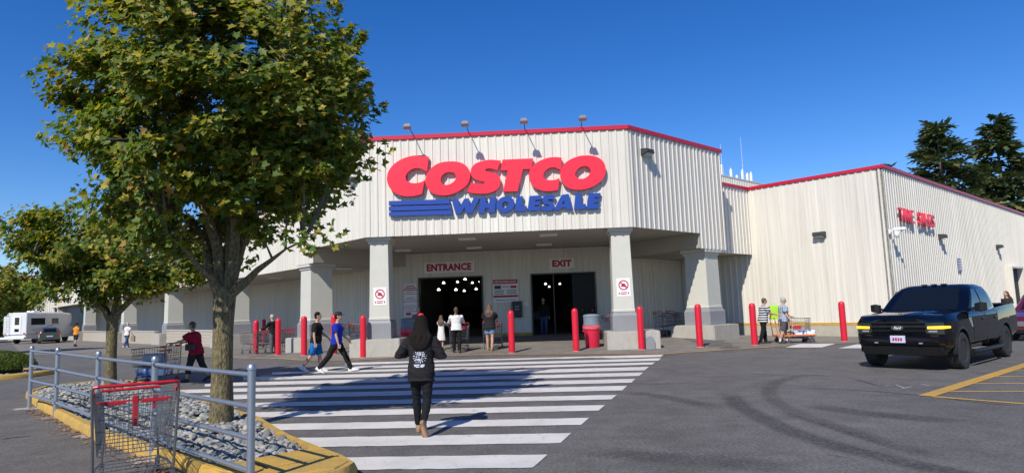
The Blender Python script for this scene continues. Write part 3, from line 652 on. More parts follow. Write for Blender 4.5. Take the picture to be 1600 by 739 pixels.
# black payment box on the door wall and a small white label
s = thing('wall_kiosk', 'black box with small lit buttons on wall below the notice board', 'kiosk', tnw(-4.72, OUT, 1.25), ang_tn)
m = MB(); m.box(-0.23, 0.23, -0.22, 0, 0, 0.78); m.build('casing', M_black, s, bevel=0.015)
for i in (-1, 1):
    for k in (0, 1): m = MB(); m.box(i*0.06-0.03, i*0.06+0.03, -0.232, -0.215, 0.36+k*0.13, 0.43+k*0.13); m.build('button', mat('pale button', (0.35, 0.4, 0.5), 0.4), s)
s = board('small_label', 'small white label on wall beside the black kiosk', 0, 1.78, 1.98, 0.24, tnw(-4.28, OUT, 1.78), ang_tn, 0.02)
# column notices: red ring with a slash
def notice(t_, n_, z_, label):
    s = board('column_notice', label, 0, z_, z_+0.66, 0.5, tnw(t_, n_, z_), ang_tn, 0.01)
    m = MB(); R1, R2 = 0.185, 0.145
    m.prism(ell(0, 0.41, R1, R1, 28), lambda p: (p[0], -0.014, p[1]), lambda p: (p[0], -0.010, p[1]), [ell(0, 0.41, R2, R2, 28)])
    m.prism([(-0.13, 0.50), (-0.10, 0.53), (0.13, 0.32), (0.10, 0.29)], lambda p: (p[0], -0.0165, p[1]), lambda p: (p[0], -0.0145, p[1])); m.build('prohibition_ring', M_maroon, s)
    m = MB(); m.prism([(-0.08, 0.40), (-0.05, 0.47), (0.05, 0.47), (0.07, 0.40), (0.11, 0.39), (0.10, 0.35), (-0.10, 0.35)], lambda p: (p[0], -0.013, p[1]), lambda p: (p[0], -0.0105, p[1])); m.build('pictogram', M_maroon, s)
    patch(s, -0.12, 0.12, 0.13, 0.155, M_maroon, -0.011); patch(s, -0.12, 0.10, 0.07, 0.10, M_maroon, -0.011)
    patch(s, -0.19, -0.15, 0.08, 0.14, M_ink, -0.011); patch(s, 0.15, 0.19, 0.08, 0.14, M_ink, -0.011)
notice(-9.53, 0.245, 1.98, 'white notice with red slashed ring on column beside the entrance')
notice(-0.42, 0.245, 2.0, 'white notice with red slashed ring on column beside the exit')
# TIRE SALES channel letters
s = thing('tire_sales_sign', 'red TIRE SALES channel letters high on the right side wall', 'sign', uvw(11.5, -5.245, 4.85), PSI)
for i, ch in enumerate('TIRE SALES'):
    if ch == ' ': continue
    x = 0.28+i*0.505
    me = text_mesh(ch, 0.84, 0.012, 0, 0.035); me.transform(Matrix.Diagonal(((0.42 if ch != 'I' else 0.15)/(max(v.co.x for v in me.vertices)-min(v.co.x for v in me.vertices)), 1, 1, 1))); xs = [v.co.x for v in me.vertices]; ys = [v.co.y for v in me.vertices]
    me.transform(Matrix.Translation((x, -0.09, 0.0)) @ Matrix.Rotation(math.pi/2, 4, 'X') @ Matrix.Translation((-(min(xs)+max(xs))/2, -min(ys), 0)))
    me.materials.append(M_sred); link('letter', me, s)
s = board('wall_notice', 'small grey notice panel on side wall below the tire sales letters', 0, 2.8, 3.5, 0.6, uvw(20.5, -5.235, 2.8), PSI, 0.03, mat('grey notice', (0.25, 0.25, 0.33), 0.5))
for k in range(4): patch(s, -0.22, 0.22, 0.12+k*0.14, 0.18+k*0.14, M_board, -0.032)

# ================================================================== wall lamps, goosenecks, camera
def wallpack(label, u_, v_, z_, rz):
    s = thing('wall_light', label, 'wall light', uvw(u_, v_, z_), rz)
    m = MB(); m.loft([[(-0.27, 0, -0.13), (0.27, 0, -0.13), (0.27, 0, 0.15), (-0.27, 0, 0.15)], [(-0.24, -0.30, -0.02), (0.24, -0.30, -0.02), (0.24, -0.26, 0.13), (-0.24, -0.26, 0.13)]]); m.build('housing', M_bronze, s, bevel=0.012)
    m = MB(); m.add([(-0.22, -0.03, -0.128), (0.22, -0.03, -0.128), (0.20, -0.27, -0.04), (-0.20, -0.27, -0.04)], [(0, 1, 2, 3)]); m.build('lens', mat('lamp lens', (0.5, 0.5, 0.48), 0.2), s, loc=(0, 0, -0.003))
wallpack('dark wall-pack lamp high on the entrance tower side', 0.95, -0.04, 7.42, PSI)
wallpack('dark wall-pack lamp on the cream bay wall facing the bollards', 10.50, -2.42, 4.5, PSI-math.pi/2)
wallpack('dark wall-pack lamp below the tire sales letters', 17.6, -5.23, 4.45, PSI)
wallpack('dark wall-pack lamp above the bay door on side wall', 29.4, -5.23, 4.42, PSI)
wallpack('dark wall-pack lamp on the left side of entrance tower', -7.10, 7.9, 6.8, PSI-math.pi/2)
wallpack('dark wall-pack lamp further left on the tower side', -7.10, 12.5, 6.8, PSI-math.pi/2)
for i, t_ in enumerate((-8.13, -6.0, -3.85, -1.72)):
    s = thing('sign_light', ['gooseneck sign lamp above the first big red C', 'gooseneck sign lamp above the red S', 'gooseneck sign lamp above the red T', 'gooseneck sign lamp above the last red O'][i], 'sign light', tnw(t_, 0, H1), ang_tn, 'lamps over the store sign')
    m = MB(); m.tube([(0, 0.1, 0.0), (0, 0.02, 0.06), (0, -0.4, 0.12), (0, -0.95, 0.12)], 0.018, 6); m.build('arm', M_bronze, s, smooth=True)
    m = MB(Matrix.Translation((0, -1.0, 0.11)) @ Matrix.Rotation(R(-20), 4, 'X')); m.loft([[(-0.10, -0.05, 0.08), (0.10, -0.05, 0.08), (0.10, 0.07, 0.08), (-0.10, 0.07, 0.08)], [(-0.15, -0.09, -0.09), (0.15, -0.09, -0.09), (0.15, 0.11, -0.09), (-0.15, 0.11, -0.09)]]); m.build('lamp_head', mat('lamp head grey', (0.3, 0.3, 0.29), 0.4, 0.5), s, bevel=0.012)
s = thing('security_camera', 'white security camera bracketed at the bay wall corner', 'camera', uvw(10.50, -5.24, 4.35), PSI)
m = MB(); m.box(-0.08, 0.08, -0.06, 0, -0.1, 0.1); m.tube([(0, -0.05, 0), (0.02, -0.2, 0.04), (0.02, -0.24, -0.05)], 0.03, 8); m.build('bracket', M_white, s)
m = MB(Matrix.Translation((0.02, -0.26, -0.14))); m.lathe([(0.10, 0.12), (0.11, 0.0), (0.09, -0.08), (0.05, -0.13), (0.01, -0.15)], 14); m.build('dome', M_white, s, smooth=True)
m = MB(Matrix.Rotation(R(-70), 4, 'Z')); m.box(0.05, 0.5, -0.06, 0.06, 0.02, 0.14); m.build('barrel', M_white, s, bevel=0.02, loc=(-0.02, -0.1, 0))
# ================================================================== bollards
def bollard_proto():
    b = thing('bollard', 'x', 'bollard', (0, 0, 0))
    m = MB(); m.lathe([(0.117, -0.12), (0.117, 1.40), (0.112, 1.455), (0.092, 1.505), (0.06, 1.53), (0.012, 1.54)], 24); m.build('sleeve', M_redb, b, smooth=True, ang=50)
    m = MB(); m.lathe([(0.14, -0.05), (0.14, 0.012), (0.118, 0.014)], 20); m.build('foot_ring', M_conc, b)
    return b
bp_ = bollard_proto()
spots = [((399.5,553), 'red bollard at the left end of the row, beside parked carts'), ((434.5,554.5), 'red bollard directly in front of the man in black jacket'), ((475,555), 'red bollard before the left pier beside man in blue shorts'),
         ((522,552.5), 'red bollard mostly hidden behind the man in blue shirt'), ((567.8,558.3), 'red bollard in front of the entrance-side column plinth'), ((659,554), 'red bollard showing above the head of the woman on crossing'),
         ((800,551), 'red bollard between the entrance and exit doorways'), ((900.5,548.5), 'red bollard left of the red bin by the exit'), ((1002.8,546), 'red bollard in front of the exit-side column plinth'),
         ((1094.1,542), 'red bollard in front of the right pier plinth'), ((1179.5,538.8), 'red bollard beside the woman in striped top'), ((1252,524), 'red bollard against the bay wall behind the couple'),
         ((1319.7,533), 'red bollard alone in front of the cream bay wall'), ((1371,523), 'red bollard tip showing above the pickup bonnet'), ((412,536), 'red bollard deep in shade under the left colonnade')]
for i, (p, lb) in enumerate(spots):
    place(bp_, i == 0, g(*p), 0, lb, 'red bollards along the shop front')

# ================================================================== island with kerb, stones and railing
isl = tag(link('planting_island', None), None, None, kind='structure')
ISL = [(-3.0, 6.62), (-3.64, 7.30), (-4.64, 8.20), (-6.05, 9.44), (-9.55, 13.1), (-11.5, 15.3), (-11.9, 16.4), (-11.4, 17.3), (-10.5, 17.5), (-9.4, 16.6), (-7.77, 14.85), (-4.01, 10.25), (-3.0, 8.68), (-1.92, 7.30), (-1.70, 6.95), (-1.78, 6.60), (-2.15, 6.42), (-2.6, 6.42)]
def inset(poly, d):
    out = []; n = len(poly)
    for i in range(n):
        a, b, c = Vector(poly[i-1]), Vector(poly[i]), Vector(poly[(i+1) % n]); d1 = (b-a).normalized(); d2 = (c-b).normalized()
        nn = (Vector((d1.y, -d1.x))+Vector((d2.y, -d2.x))).normalized(); k = max(0.5, nn.dot(Vector((d1.y, -d1.x))))
        out.append(tuple(b+nn*d/k))
    return out
def dens2(poly, st):
    out = []
    for a, b in zip(poly, poly[1:]+poly[:1]):
        a, b = Vector(a), Vector(b); k = max(1, int((b-a).length/st)); out += [tuple(a.lerp(b, i/k)) for i in range(k)]
    return out
ISLd = dens2(ISL, 0.5); INd = inset(ISLd, 0.12)
m = MB()
def kr(poly, z, j=0.0): return [(x+rnd.uniform(-j, j), y+rnd.uniform(-j, j), z+rnd.uniform(-j, j)) for x, y in poly]
o1 = inset(ISLd, 0.03)
m.loft([kr(ISLd, -0.03), kr(ISLd, 0.10, 0.004), kr(o1, 0.155, 0.004), kr(INd, 0.155, 0.004), kr(INd, 0.02)], caps=False); m.build('kerb', M_yellow, isl, smooth=True, ang=50)
bed = inset(ISLd, 0.11); M_soil = mat('soil', (0.075, 0.055, 0.038), 0.95, c2=(0.13, 0.10, 0.07), scale=14, bump=0.8, bscale=25)
m = MB(); m.prism(bed, lambda p: (p[0], p[1], 0.07), lambda p: (p[0], p[1], -0.02)); m.build('soil_bed', M_soil, isl)
# wide painted concrete apron at the tip, in slabs with joints
apr = [[(-1.80, 6.98), (-1.98, 7.20), (-2.55, 6.80), (-2.62, 6.56), (-2.15, 6.52), (-1.86, 6.66)], [(-2.02, 7.24), (-2.42, 7.72), (-2.95, 7.20), (-2.58, 6.83)], [(-2.62, 6.79), (-2.98, 7.16), (-3.35, 7.0), (-3.0, 6.72), (-2.67, 6.57)]]
for a in apr: m = MB(); m.prism(a, lambda p: (p[0], p[1], 0.166), lambda p: (p[0], p[1], 0.0)); m.build('apron_slab', M_yellow, isl, bevel=0.006)
def inpoly(x, y, poly):
    c = False
    for (x0, y0), (x1, y1) in zip(poly, poly[1:]+poly[:1]):
        if (y0 > y) != (y1 > y) and x < (x1-x0)*(y-y0)/(y1-y0)+x0: c = not c
    return c
M_st = [mat('stone %d' % i, c, 0.85, c2=c2, scale=14, bump=0.3, bscale=40) for i, (c, c2) in enumerate([((0.27,0.27,0.26),(0.36,0.36,0.34)), ((0.13,0.135,0.135),(0.22,0.225,0.22)), ((0.37,0.33,0.26),(0.45,0.41,0.34)), ((0.21,0.215,0.195),(0.30,0.305,0.27))])]
st_mesh = []
for k in range(10):
    m = MB(); m.ellipsoid((0, 0, 0), (1, 0.72+0.25*rnd.random(), 0.45+0.2*rnd.random()), 7, 5)
    m.v = [tuple(Vector(p)*(1+rnd.uniform(-0.17, 0.17))) for p in m.v]
    me = bpy.data.meshes.new('stone'); me.from_pydata(m.v, [], m.f); me.materials.append(M_st[k % 4]); me.polygons.foreach_set('use_smooth', [True]*len(me.polygons)); me.set_sharp_from_angle(angle=R(40)); st_mesh.append((me, m))
inner = inset(ISLd, 0.14); stones = []
for _ in range(90000):
    if len(stones) > 6500: break
    x, y = rnd.uniform(-11.6, -1.8), rnd.uniform(6.4, 17.4)
    if not inpoly(x, y, inner) or any(inpoly(x, y, a) for a in apr): continue
    near = max(0.0, min(1.0, (13-y)/6)); s_ = 0.020+0.050*rnd.random()**2.2
    if rnd.random() > 0.45+0.55*near: continue
    stones.append((x, y, 0.082+0.05*rnd.random()+0.3*s_, s_))
stones.sort(key=lambda q: -q[3]/q[1])
rest = [MB() for _ in range(4)]
for i, (x, y, z, s_) in enumerate(stones):
    k = rnd.randrange(10); eu = (rnd.uniform(-0.5, 0.5), rnd.uniform(-0.5, 0.5), rnd.uniform(0, 6.28))
    if i < 300:
        o = link('stone', st_mesh[k][0], isl, (x, y, z)); o.rotation_euler = eu; o.scale = (s_,)*3
    else:
        r_ = rest[k % 4]; r_.M = Matrix.Translation((x, y, z)) @ (Matrix.Rotation(eu[2], 4, 'Z') @ Matrix.Rotation(eu[0], 4, 'X')) @ Matrix.Diagonal((s_, s_, s_, 1))
        r_.add(st_mesh[k][1].v, st_mesh[k][1].f)
for k, r_ in enumerate(rest): tag(r_.build('stones', M_st[k], isl, smooth=True, fix=False, ang=40), None, None, kind='stuff')
# dead leaves in the gutter
lf = MB()
for _ in range(420):
    t = rnd.random(); a = Vector(ISL[0]).lerp(Vector(ISL[4]), t); nrm = Vector((-0.72, -0.69)); p = a+nrm*(0.02+abs(rnd.gauss(0, 0.14)))
    r_ = 0.02+0.03*rnd.random(); an = rnd.uniform(0, 6.28); vs_ = [(p.x+r_*math.cos(an+k*1.57)*(1 if k % 2 else 0.6), p.y+r_*math.sin(an+k*1.57)*(1 if k % 2 else 0.6), 0.012+0.02*rnd.random()) for k in range(4)]
    lf.add(vs_, [(0, 1, 2, 3)])
tag(lf.build('fallen_leaves', mat('dry leaf', (0.20, 0.10, 0.045), 0.9, c2=(0.34, 0.20, 0.09), scale=20), fix=False), 'brown fallen leaves gathered along the yellow kerb', 'leaves', kind='stuff')
# railing
PP = [Vector(g(*p).xy) for p in ((45.5,638),(86,652),(149.5,680),(238,719),(391,782))]
rail = thing('railing', 'galvanised pipe railing with five posts along the stony island', 'railing', (PP[2].x, PP[2].y, 0))
o2 = PP[2]; rl_dir = (PP[4]-PP[0]).normalized()
for i, p in enumerate(PP):
    m = MB(Matrix.Translation((p.x-o2.x, p.y-o2.y, 0))); m.lathe([(0.037, -0.1), (0.037, 1.20), (0.043, 1.202), (0.043, 1.22), (0.036, 1.245), (0.018, 1.26), (0.004, 1.263)], 14); m.build('post', M_steel, rail, smooth=True, ang=40)
for z_ in (0.27, 0.565, 0.857, 1.155):
    for i in range(4):
        a, b = PP[i]-o2, PP[i+1]-o2; d = (b-a).normalized()
        m = MB(); m.tube([(*(a+d*0.03), z_), (*((a+b)/2), z_-0.004), (*(b-d*0.03), z_)], 0.024, 10); m.build('rail', M_steel, rail, smooth=True)
    for i in (1, 2, 3):
        a = PP[i]-o2; m = MB(); m.tube([(*(a-rl_dir*0.05), z_), (*(a+rl_dir*0.05), z_)], 0.033, 10); m.build('coupling', mat('black clamp', (0.10, 0.10, 0.11), 0.5, 0.6), rail, smooth=True)
M_pad = mat('pale concrete patch', (0.42, 0.38, 0.33), 0.9, c2=(0.24, 0.21, 0.18), scale=8, contrast=0.2)
for i, p in enumerate(PP):
    n_ = 18; rr = [0.17+0.10*rnd.random() for _ in range(n_)]
    m = MB(); m.add([(p.x+rr[k]*1.5*math.cos(2*math.pi*k/n_), p.y+rr[k]*math.sin(2*math.pi*k/n_), 0.009) for k in range(n_)], [tuple(range(n_))]); m.build('concrete_patch', M_pad, ground)

# ================================================================== trees
def leaf_material(name, trans=0.35, rough=0.5):
    m = bpy.data.materials.new(name); m.use_nodes = True; nt = m.node_tree; nd = nt.nodes; lk = nt.links
    b = nd['Principled BSDF']; out = nd['Material Output']; at = nd.new('ShaderNodeAttribute'); at.attribute_name = 'leafcol'
    lk.new(at.outputs['Color'], b.inputs['Base Color']); b.inputs['Roughness'].default_value = rough; b.inputs['Specular IOR Level'].default_value = 0.35
    tr = nd.new('ShaderNodeBsdfTranslucent'); mx = nd.new('ShaderNodeMixShader'); mx.inputs[0].default_value = trans
    br = nd.new('ShaderNodeMixRGB'); br.blend_type = 'MULTIPLY'; br.inputs[0].default_value = 1; br.inputs[2].default_value = (1.5, 1.6, 0.7, 1)
    lk.new(at.outputs['Color'], br.inputs[1]); lk.new(br.outputs[0], tr.inputs['Color'])
    lk.new(b.outputs[0], mx.inputs[1]); lk.new(tr.outputs[0], mx.inputs[2]); lk.new(mx.outputs[0], out.inputs['Surface']); return m
M_leaf = leaf_material('maple leaves', 0.42); M_needle = leaf_material('conifer needles', 0.15, 0.6)
M_bark = mat('maple bark', (0.045, 0.037, 0.029), 0.95, c2=(0.24, 0.195, 0.085), scale=17, detail=10, bump=1.0, bscale=24, contrast=0.13, stretch=(2.4, 2.4, 0.7))
M_twig = mat('branch bark', (0.09, 0.075, 0.06), 0.9, c2=(0.16, 0.14, 0.11), scale=8, stretch=(2, 2, 0.5))
LEAF_R = [(0, 0), (0.45, 0.02), (0.33, 0.2), (0.62, 0.50), (0.30, 0.50), (0.20, 0.63), (0, 1)]
SPRAY_R = [(0, 0), (0.16, 0.12), (0.10, 0.3), (0.22, 0.45), (0.09, 0.62), (0.12, 0.8), (0, 1)]
def leaves_mesh(name, pos, nrm, tip, size, col, shape, fold=0.25):
    pos, nrm, tip = (np.asarray(a, float) for a in (pos, nrm, tip)); n = len(pos)
    nrm /= np.linalg.norm(nrm, axis=1)[:, None]; tip -= nrm*(tip*nrm).sum(1)[:, None]; tip /= np.linalg.norm(tip, axis=1)[:, None]+1e-9
    side = np.cross(tip, nrm); size = np.asarray(size)[:, None]
    k = len(shape); loc = []
    for sgn in (1, -1):
        for x, y in (shape if sgn > 0 else shape[::-1]): loc.append((sgn*x, y, abs(x)*fold))
    loc = np.array(loc)
    V_ = pos[:, None, :]+size[:, None, :]*(side[:, None, :]*loc[None, :, 0:1]+tip[:, None, :]*loc[None, :, 1:2]+nrm[:, None, :]*loc[None, :, 2:3])
    me = bpy.data.meshes.new(name); nv = n*2*k
    me.vertices.add(nv); me.vertices.foreach_set('co', V_.reshape(-1).astype(np.float32))
    me.loops.add(nv); me.loops.foreach_set('vertex_index', np.arange(nv, dtype=np.int32))
    me.polygons.add(n*2); me.polygons.foreach_set('loop_start', (np.arange(n*2)*k).astype(np.int32))
    me.update(calc_edges=True)
    ca = me.color_attributes.new('leafcol', 'FLOAT_COLOR', 'POINT'); c4 = np.ones((n, 2*k, 4), np.float32); c4[:, :, :3] = np.asarray(col)[:, None, :]
    ca.data.foreach_set('color', c4.reshape(-1)); return me
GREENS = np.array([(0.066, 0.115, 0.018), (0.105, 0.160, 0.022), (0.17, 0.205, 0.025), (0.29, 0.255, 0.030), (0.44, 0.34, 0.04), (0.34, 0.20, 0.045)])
def maple(name, label, base, env, fork, trunk_r, n_clump, n_leaf, lsize, seed, limbs=8, spread=(0.42, 0.42, 0.26), wts=(0.16, 0.25, 0.23, 0.19, 0.13, 0.04), group=None, tr_h=None, lean=(0, 0)):
    rg = np.random.default_rng(seed); rr = random.Random(seed)
    tree = thing(name, label, 'tree', base, 0, group)
    env = np.array(env, float)
    vol = env[:, 3]*env[:, 4]*env[:, 5]; C_ = []
    while len(C_) < n_clump:
        e = env[rg.choice(len(env), p=vol/vol.sum())]
        d = rg.normal(size=3); d /= np.linalg.norm(d); rad = rg.random()**(1/5.0)*0.97
        p = e[:3]+d*rad*e[3:6]
        if p[2] < 1.9: continue
        if all(np.linalg.norm(p-q) > 0.22 for q in C_[-120:]): C_.append(p)
    C_ = np.array(C_)
    # limbs
    idx = [int(rg.integers(len(C_)))]
    for _ in range(limbs-1):
        dmin = np.min([np.linalg.norm((C_-C_[i])*np.array([1, 1, 0.6]), axis=1) for i in idx], axis=0); idx.append(int(np.argmax(dmin)))
    F0 = Vector((lean[0], lean[1], fork)); tp = [(0, 0, -0.1), (0, 0, 0.05), (lean[0]*0.2, lean[1]*0.2, fork*0.35), (lean[0]*0.6, lean[1]*0.6, fork*0.7), tuple(F0)]
    m = MB(); m.tube(tp, [trunk_r*1.35, trunk_r*1.15, trunk_r, trunk_r*0.97, trunk_r*1.08], 18)
    m.v = [(x*(1+0.05*math.sin(7*z+3*math.atan2(y, x))+rr.uniform(-0.02, 0.02)), y*(1+0.05*math.sin(6*z+2*math.atan2(y, x))), z) for x, y, z in m.v]
    tr_o = m.build('trunk', M_bark, tree, smooth=True, ang=80)
    pts = []; lm = MB()
    for i in idx:
        e = Vector(C_[i])*0.9+F0*0.1; d = e-F0
        path = []
        for k in range(7):
            t = k/6; q = F0+Vector((d.x*t**1.25, d.y*t**1.25, d.z*(1-(1-t)**1.25)))-Vector((0, 0, 0.25*(1-t)))
            q += Vector((rr.uniform(-1, 1), rr.uniform(-1, 1), 0))*0.10*math.sin(math.pi*t)*d.length/2.5; path.append(q)
            if k > 1: pts.append((q, trunk_r*0.5*(1-t)**0.9+0.012))
        lm = MB(); lm.tube(path, [max(0.012, trunk_r*0.70*(1-0.97*(k/6)**0.75)) for k in range(7)], 10); lm.build('limb', M_bark, tree, smooth=True, ang=80)
    PQ = np.array([tuple(p[0]) for p in pts]); br = MB(); LP = []; LN = []; LT = []; LS = []; LC = []
    cen = env[:, :3].mean(0); top = (env[:, 2]+env[:, 5]).max(); low = (env[:, 2]-env[:, 5]).min()
    for c in C_:
        j = int(np.argmin(np.linalg.norm(PQ-c, axis=1)+0.4*np.maximum(0, PQ[:, 2]-c[2]))); a = Vector(PQ[j]); b = Vector(c)
        mid = (a+b)/2+Vector((rr.uniform(-1, 1), rr.uniform(-1, 1), 0.6))*0.1*(b-a).length
        br.tube([a, mid, b], [0.022, 0.014, 0.005], 5, caps=False)
        out = c-cen; out[2] *= 0.4; out /= np.linalg.norm(out)+1e-6
        n_ = int(n_leaf*rg.uniform(0.55, 1.35)); 
        P = rg.normal(size=(n_, 3)); P /= np.linalg.norm(P, axis=1)[:, None]; P *= (rg.random(n_)**0.45)[:, None]*np.array(spread)*rg.uniform(0.7, 1.35)
        P += np.outer(np.clip(P@out, 0, 1), out)*0.35
        if rg.random() < 0.22:
            sh_ = out*0.75+np.array([0, 0, rg.uniform(0.1, 0.9)]); q_ = rg.random(n_); P = P*np.array([0.5, 0.5, 0.6])*(1.15-q_[:, None])+np.outer(q_, sh_)*rg.uniform(0.45, 0.95)*spread[0]/0.42
        LP.append(c+P); nn = np.array([0, 0, 1.0])*0.9+out*0.55+np.array([-0.25, -0.45, 0])+rg.normal(size=(n_, 3))*0.55; LN.append(nn)
        tt = P*1.2+out*0.5+rg.normal(size=(n_, 3))*0.5+np.array([0, 0, -0.35]); LT.append(tt); LS.append(lsize*rg.uniform(0.6, 1.25, n_))
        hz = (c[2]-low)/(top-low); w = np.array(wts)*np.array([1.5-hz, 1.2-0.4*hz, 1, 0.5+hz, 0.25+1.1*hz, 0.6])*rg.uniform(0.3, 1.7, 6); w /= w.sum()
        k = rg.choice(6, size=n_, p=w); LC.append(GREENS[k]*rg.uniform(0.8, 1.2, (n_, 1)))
    tag(br.build('branches', M_twig, tree, smooth=True, fix=False), None, None, kind='stuff')
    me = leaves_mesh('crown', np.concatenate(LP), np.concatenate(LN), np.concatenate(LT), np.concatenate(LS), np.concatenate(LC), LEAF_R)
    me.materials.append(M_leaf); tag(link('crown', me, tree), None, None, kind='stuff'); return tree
b1 = at_z(345, 660, 0.12)
env1 = [(0.0, 0, 4.8, 2.25, 2.2, 1.75), (0.0, 0, 5.6, 2.1, 2.1, 1.6), (-0.7, 0, 6.5, 1.5, 1.5, 1.0), (-0.55, 0, 7.2, 0.85, 0.9, 0.9), (0.85, 0, 6.6, 0.5, 0.8, 0.8), (-0.1, 0.1, 3.65, 1.75, 1.8, 0.75), (1.2, -0.2, 3.9, 1.05, 1.0, 0.8),
        (1.85, -0.1, 5.6, 0.4, 0.6, 0.45), (1.8, -0.1, 4.0, 0.5, 0.5, 0.35), (-1.65, 0, 4.9, 0.8, 1.2, 1.2), (-1.75, 0, 6.2, 0.5, 0.8, 0.5), (1.3, -0.5, 3.05, 0.8, 0.7, 0.4), (-1.1, -0.5, 3.05, 0.8, 0.7, 0.4), (-0.2, -0.9, 3.1, 0.8, 0.5, 0.4), (0.9, 0, 3.0, 0.5, 0.6, 0.25), (-0.9, 0, 2.95, 0.7, 0.7, 0.35), (0, 0.3, 2.8, 0.9, 0.9, 0.25)]
maple('maple_tree', 'tall leafy maple with forked mossy trunk in the stony island before the crossing', b1, env1, 2.05, 0.155, 400, 125, 0.112, 11, 9, lean=(0.03, 0), spread=(0.38, 0.38, 0.26))
b2 = at_z(172, 604, 0.10)
env2 = [(0.5, 0, 3.1, 1.9, 1.6, 0.9), (-0.9, 0, 3.4, 1.3, 1.3, 0.8), (-1.85, 0, 3.9, 0.85, 0.9, 0.6), (-1.4, 0, 4.7, 0.32, 0.4, 0.75), (0.2, 0, 3.9, 1.0, 1.1, 0.6), (1.6, -0.2, 2.75, 0.8, 0.9, 0.5), (-0.8, -0.2, 2.5, 0.8, 0.8, 0.4), (0.6, -0.6, 2.5, 0.9, 0.7, 0.4), (0.9, 0, 4.4, 0.5, 0.6, 0.5)]
maple('maple_tree', 'smaller maple with sloping branches behind the pipe railing', b2, env2, 1.75, 0.125, 200, 105, 0.115, 23, 7)
b3 = Vector((-31.8, 39.5, hgt(-31.8, 39.5)))
maple('maple_tree', 'yellow-green roadside maple in front of the white camper', b3, [(0, 0, 3.9, 1.9, 1.8, 1.3), (-1.6, 0, 4.2, 1.8, 1.8, 1.5), (1.3, 0, 3.5, 1.0, 1.1, 0.8)], 2.0, 0.14, 130, 110, 0.17, 31, 6, spread=(0.6, 0.6, 0.4))
for (x_, y_, s_, h_, sd, lb) in ((-66, 80, 5.0, 7.5, 41, 'dark broad tree beyond the camper by the far tower'), (-84, 104, 7, 9.5, 42, 'distant tree filling the gap beside the far tower')):
    maple('broad_tree', lb, (x_, y_, -0.8), [(0, 0, h_*0.62, s_, s_, h_*0.42), (s_*0.5, 0, h_*0.5, s_*0.6, s_*0.6, h_*0.33)], h_*0.3, 0.25, 120, 120, 0.4, sd, 6, spread=(1.2, 1.2, 0.8), wts=(0.5, 0.35, 0.1, 0.04, 0.01, 0.0), group='trees beyond the far tower')
# hedge island on the left
def foliage_blob(name, label, cat, c, r, n, ls, seed, pal=(0, 1, 2)):
    rg = np.random.default_rng(seed); s = thing(name, label, cat, c)
    d = rg.normal(size=(n, 3)); d /= np.linalg.norm(d, axis=1)[:, None]; d[:, 2] = np.abs(d[:, 2])*1.0
    P = np.sign(d)*np.abs(d)**0.75; P /= np.linalg.norm(P, axis=1)[:, None]**0.4; P *= np.array(r)*(0.86+0.14*rg.random((n, 1)))
    P[:, 2] += 0.12
    me = leaves_mesh('foliage', P, d+rg.normal(size=(n, 3))*0.5, rg.normal(size=(n, 3))+d, ls*rg.uniform(0.7, 1.3, n), GREENS[rg.choice(pal, n)]*rg.uniform(0.7, 1.2, (n, 1)), LEAF_R)
    me.materials.append(M_leaf); tag(link('foliage', me, s), None, None, kind='stuff')
    m = MB(); m.ellipsoid((0, 0, 0.1), (r[0]*0.78, r[1]*0.78, r[2]*0.75), 14, 8); m.build('twigs', mat('hedge core', (0.035, 0.032, 0.018), 0.95), s)
    return s
hb = g(0, 590)
foliage_blob('hedge', 'clipped round hedge in the small island by the road', 'hedge', (hb.x-0.9, hb.y+0.35, 0.14), (1.55, 1.2, 0.62), 9000, 0.055, 5)
hi = tag(link('hedge_island', None, None, (hb.x-1.0, hb.y+0.3, 0)), None, None, kind='structure')
m = MB(); n_ = 36; m.loft([[(r_[0]*math.cos(2*math.pi*k/n_), r_[1]*math.sin(2*math.pi*k/n_), z) for k in range(n_)] for r_, z in (((2.25, 1.85), -0.03), ((2.25, 1.85), 0.11), ((2.2, 1.8), 0.155), ((2.05, 1.65), 0.155), ((2.05, 1.65), 0.03))], caps=False); m.build('kerb', M_yellow, hi, smooth=True, ang=50)
m = MB(); m.lathe([(1.0, 0.06), (0.99, 0.07)], 30); o = m.build('soil_bed', M_soil, hi); o.scale = (2.1, 1.7, 1)
r_ = MB()
for _ in range(500):
    an = rnd.uniform(0, 6.28); q = rnd.uniform(0.72, 0.97); k = rnd.randrange(10); s_ = 0.05+0.05*rnd.random()
    r_.M = Matrix.Translation((2.02*q*math.cos(an), 1.62*q*math.sin(an), 0.10)) @ Matrix.Rotation(rnd.uniform(0, 6), 4, 'Z') @ Matrix.Diagonal((s_, s_, s_, 1)); r_.add(st_mesh[k][1].v, st_mesh[k][1].f)
tag(r_.build('stones', M_st[0], hi, smooth=True, fix=False), None, None, kind='stuff')
